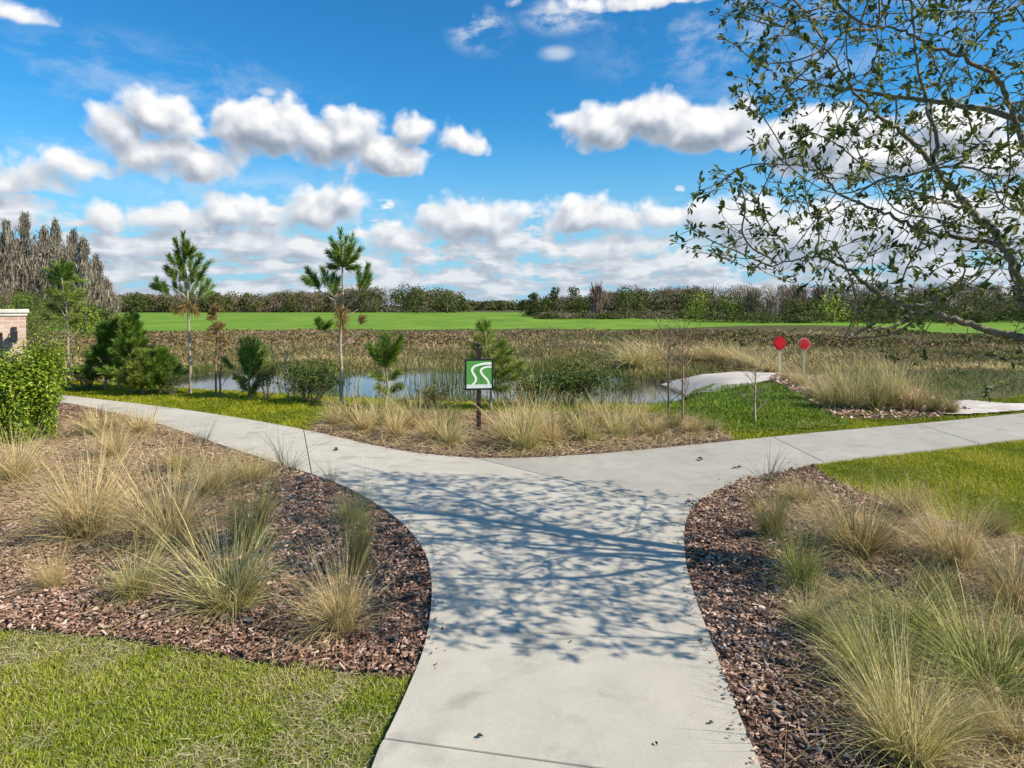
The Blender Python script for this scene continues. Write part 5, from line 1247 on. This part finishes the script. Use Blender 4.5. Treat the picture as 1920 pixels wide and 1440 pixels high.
for it in range(90):
    alive &= nd_ > .072
    act = alive & (nd_ < 1.3)
    if not act.any(): break
    ids = near[act]; dirs = cand[act] - node[ids]; dirs /= np.linalg.norm(dirs, axis=1, keepdims=True)
    acc = np.zeros((len(node), 3)); np.add.at(acc, ids, dirs); u_ = np.unique(ids); v_ = acc[u_]
    ln_ = np.linalg.norm(v_, axis=1); ok = ln_ > .15; ok &= np.array([kidn.get(int(q_), 0) < (2 if q_ >= n_main else 3) for q_ in u_])
    for q_, o_k in zip(u_, ok):
        if not o_k: alive[act & (near == q_)] = rng.uniform() < .5
    u_, v_ = u_[ok], v_[ok] / np.linalg.norm(v_[ok], axis=1, keepdims=True)
    for q_ in u_: kidn[int(q_)] = kidn.get(int(q_), 0) + 1
    if not len(u_): continue
    v_ = v_ + rng.normal(0, .10, v_.shape); v_ /= np.linalg.norm(v_, axis=1, keepdims=True)
    st = len(node); node = np.concatenate([node, node[u_] + v_ * STEP]); Pn += list(u_); upd(st)
Pn = np.array(Pn); NN = len(node); ch = [[] for _ in range(NN)]
for i in range(n_main, NN): ch[Pn[i]].append(i)
rad = np.zeros(NN)
for i in range(NN - 1, n_main - 1, -1):
    rad[i] = .0021 if not ch[i] else sum(rad[c_] ** 2.4 for c_ in ch[i]) ** (1 / 2.4)
rad = np.minimum(rad, .011)
tw = MB(); starts = [(i, Pn[i]) for i in range(n_main, NN) if Pn[i] < n_main]
while starts:
    i, p_ = starts.pop(0); pl_ = [node[p_].copy()]; rl = [min(rad[i] * 1.05, .011)]; cur = i; chain = []
    while True:
        pl_.append(node[cur].copy()); rl.append(rad[cur]); chain.append(cur)
        if not ch[cur]: break
        c_ = max(ch[cur], key=lambda q_: rad[q_])
        for o_c in ch[cur]:
            if o_c != c_: starts.append((o_c, cur))
        cur = c_
    pl_ = np.array(pl_)
    for _ in range(3):
        if len(pl_) > 3: pl_[1:-1] = pl_[1:-1] * .5 + (pl_[:-2] + pl_[2:]) * .25
    for i_ in range(1, len(pl_)): node[chain[i_ - 1]] = pl_[i_]
    tube(tw, pl_, rl, 4 if rl[0] > .004 else 3, rng.uniform(), False)
lv_ = MB()
tip = [i for i in range(n_main, NN) if not ch[i]]; thin = [i for i in range(n_main, NN) if ch[i] and rad[i] < .0046 and rng.uniform() < .55]
pos, axs = [], []
for i in tip:
    d = node[i] - node[Pn[i]]; d /= np.linalg.norm(d)
    for _ in range(rng.integers(5, 10)):
        v_ = d * .7 + rng.normal(0, .55, 3); v_[2] += .1; pos.append(node[i] + rng.normal(0, .008, 3) - d * rng.uniform(0, .04)); axs.append(v_ / np.linalg.norm(v_))
for i in thin:
    d = node[i] - node[Pn[i]]; d /= np.linalg.norm(d) + 1e-9
    for _ in range(rng.integers(1, 3)):
        v_ = d * .5 + rng.normal(0, .6, 3); pos.append(node[i]); axs.append(v_ / np.linalg.norm(v_))
pos = np.array(pos); axs = np.array(axs); N = len(pos)
nr = np.cross(axs, np.cross(rng.normal(0, .5, (N, 3)) + [0, 0, 1.0], axs)); nr /= np.linalg.norm(nr, axis=1, keepdims=True)
leaves_dir(lv_, pos, axs, nr, rng.uniform(.030, .056, N), .42)
oak = empty("oak_tree", tuple(OB))
for mbx in (ob, tw, lv_):
    mbx.v = [v_ - OB for v_ in mbx.v]
ob.obj("trunk", m_oakbark, oak, True); tw.obj("twigs", m_oakbark, oak); lv_.obj("crown", m_oakleaf, oak)
tag(oak, "large young oak reaching in from the right with small dark leaves and forked limbs", "oak tree")
print("oak nodes", NN, "leaves", N)

# ---------------------------------------------------------------- litter on the path
m_litter = plain("dead_leaf", (.05, .04, .03), .8, .4, 40)
LIT = [(891, 1382, .034, "curled dark dead leaf lowest on the path, left of its middle"), (1232, 1398, .022, "tiny dark speck of bark low on the path, right of the middle"), (1339, 1355, .028, "round dark bark crumb near the right edge of the lower path"),
       (1288, 941, .05, "dark twig scrap at the kerb corner where the right arm turns off"), (1303, 948, .046, "short twig piece just right of the longer twig scrap at the kerb corner"), (1317, 862, .07, "flat dark leaf on the right path arm, left of another"), (1380, 877, .06, "flat dark leaf on the right path arm nearer the right bed"),
       (627, 844, .07, "dark leaf lying on the left path arm"), (1069, 1205, .02, "small dark speck on the concrete joint in the middle of the path")]
for i, (a_, b_, s_, lb) in enumerate(LIT):
    mb = MB(); N = 2
    ang = i * 1.7; ax = np.array([[math.cos(ang), math.sin(ang), .1], [math.cos(ang + 1.9), math.sin(ang + 1.9), .2]])[:1 + (s_ > .045)]
    leaves_dir(mb, np.zeros((len(ax), 3)), ax, np.tile([0, 0, 1.0], (len(ax), 1)), np.full(len(ax), s_), .5, fold=.3)
    o = mb.obj("fallen_leaf", m_litter); o.location = G(a_, b_, .043); tag(o, lb, 'dead leaf')
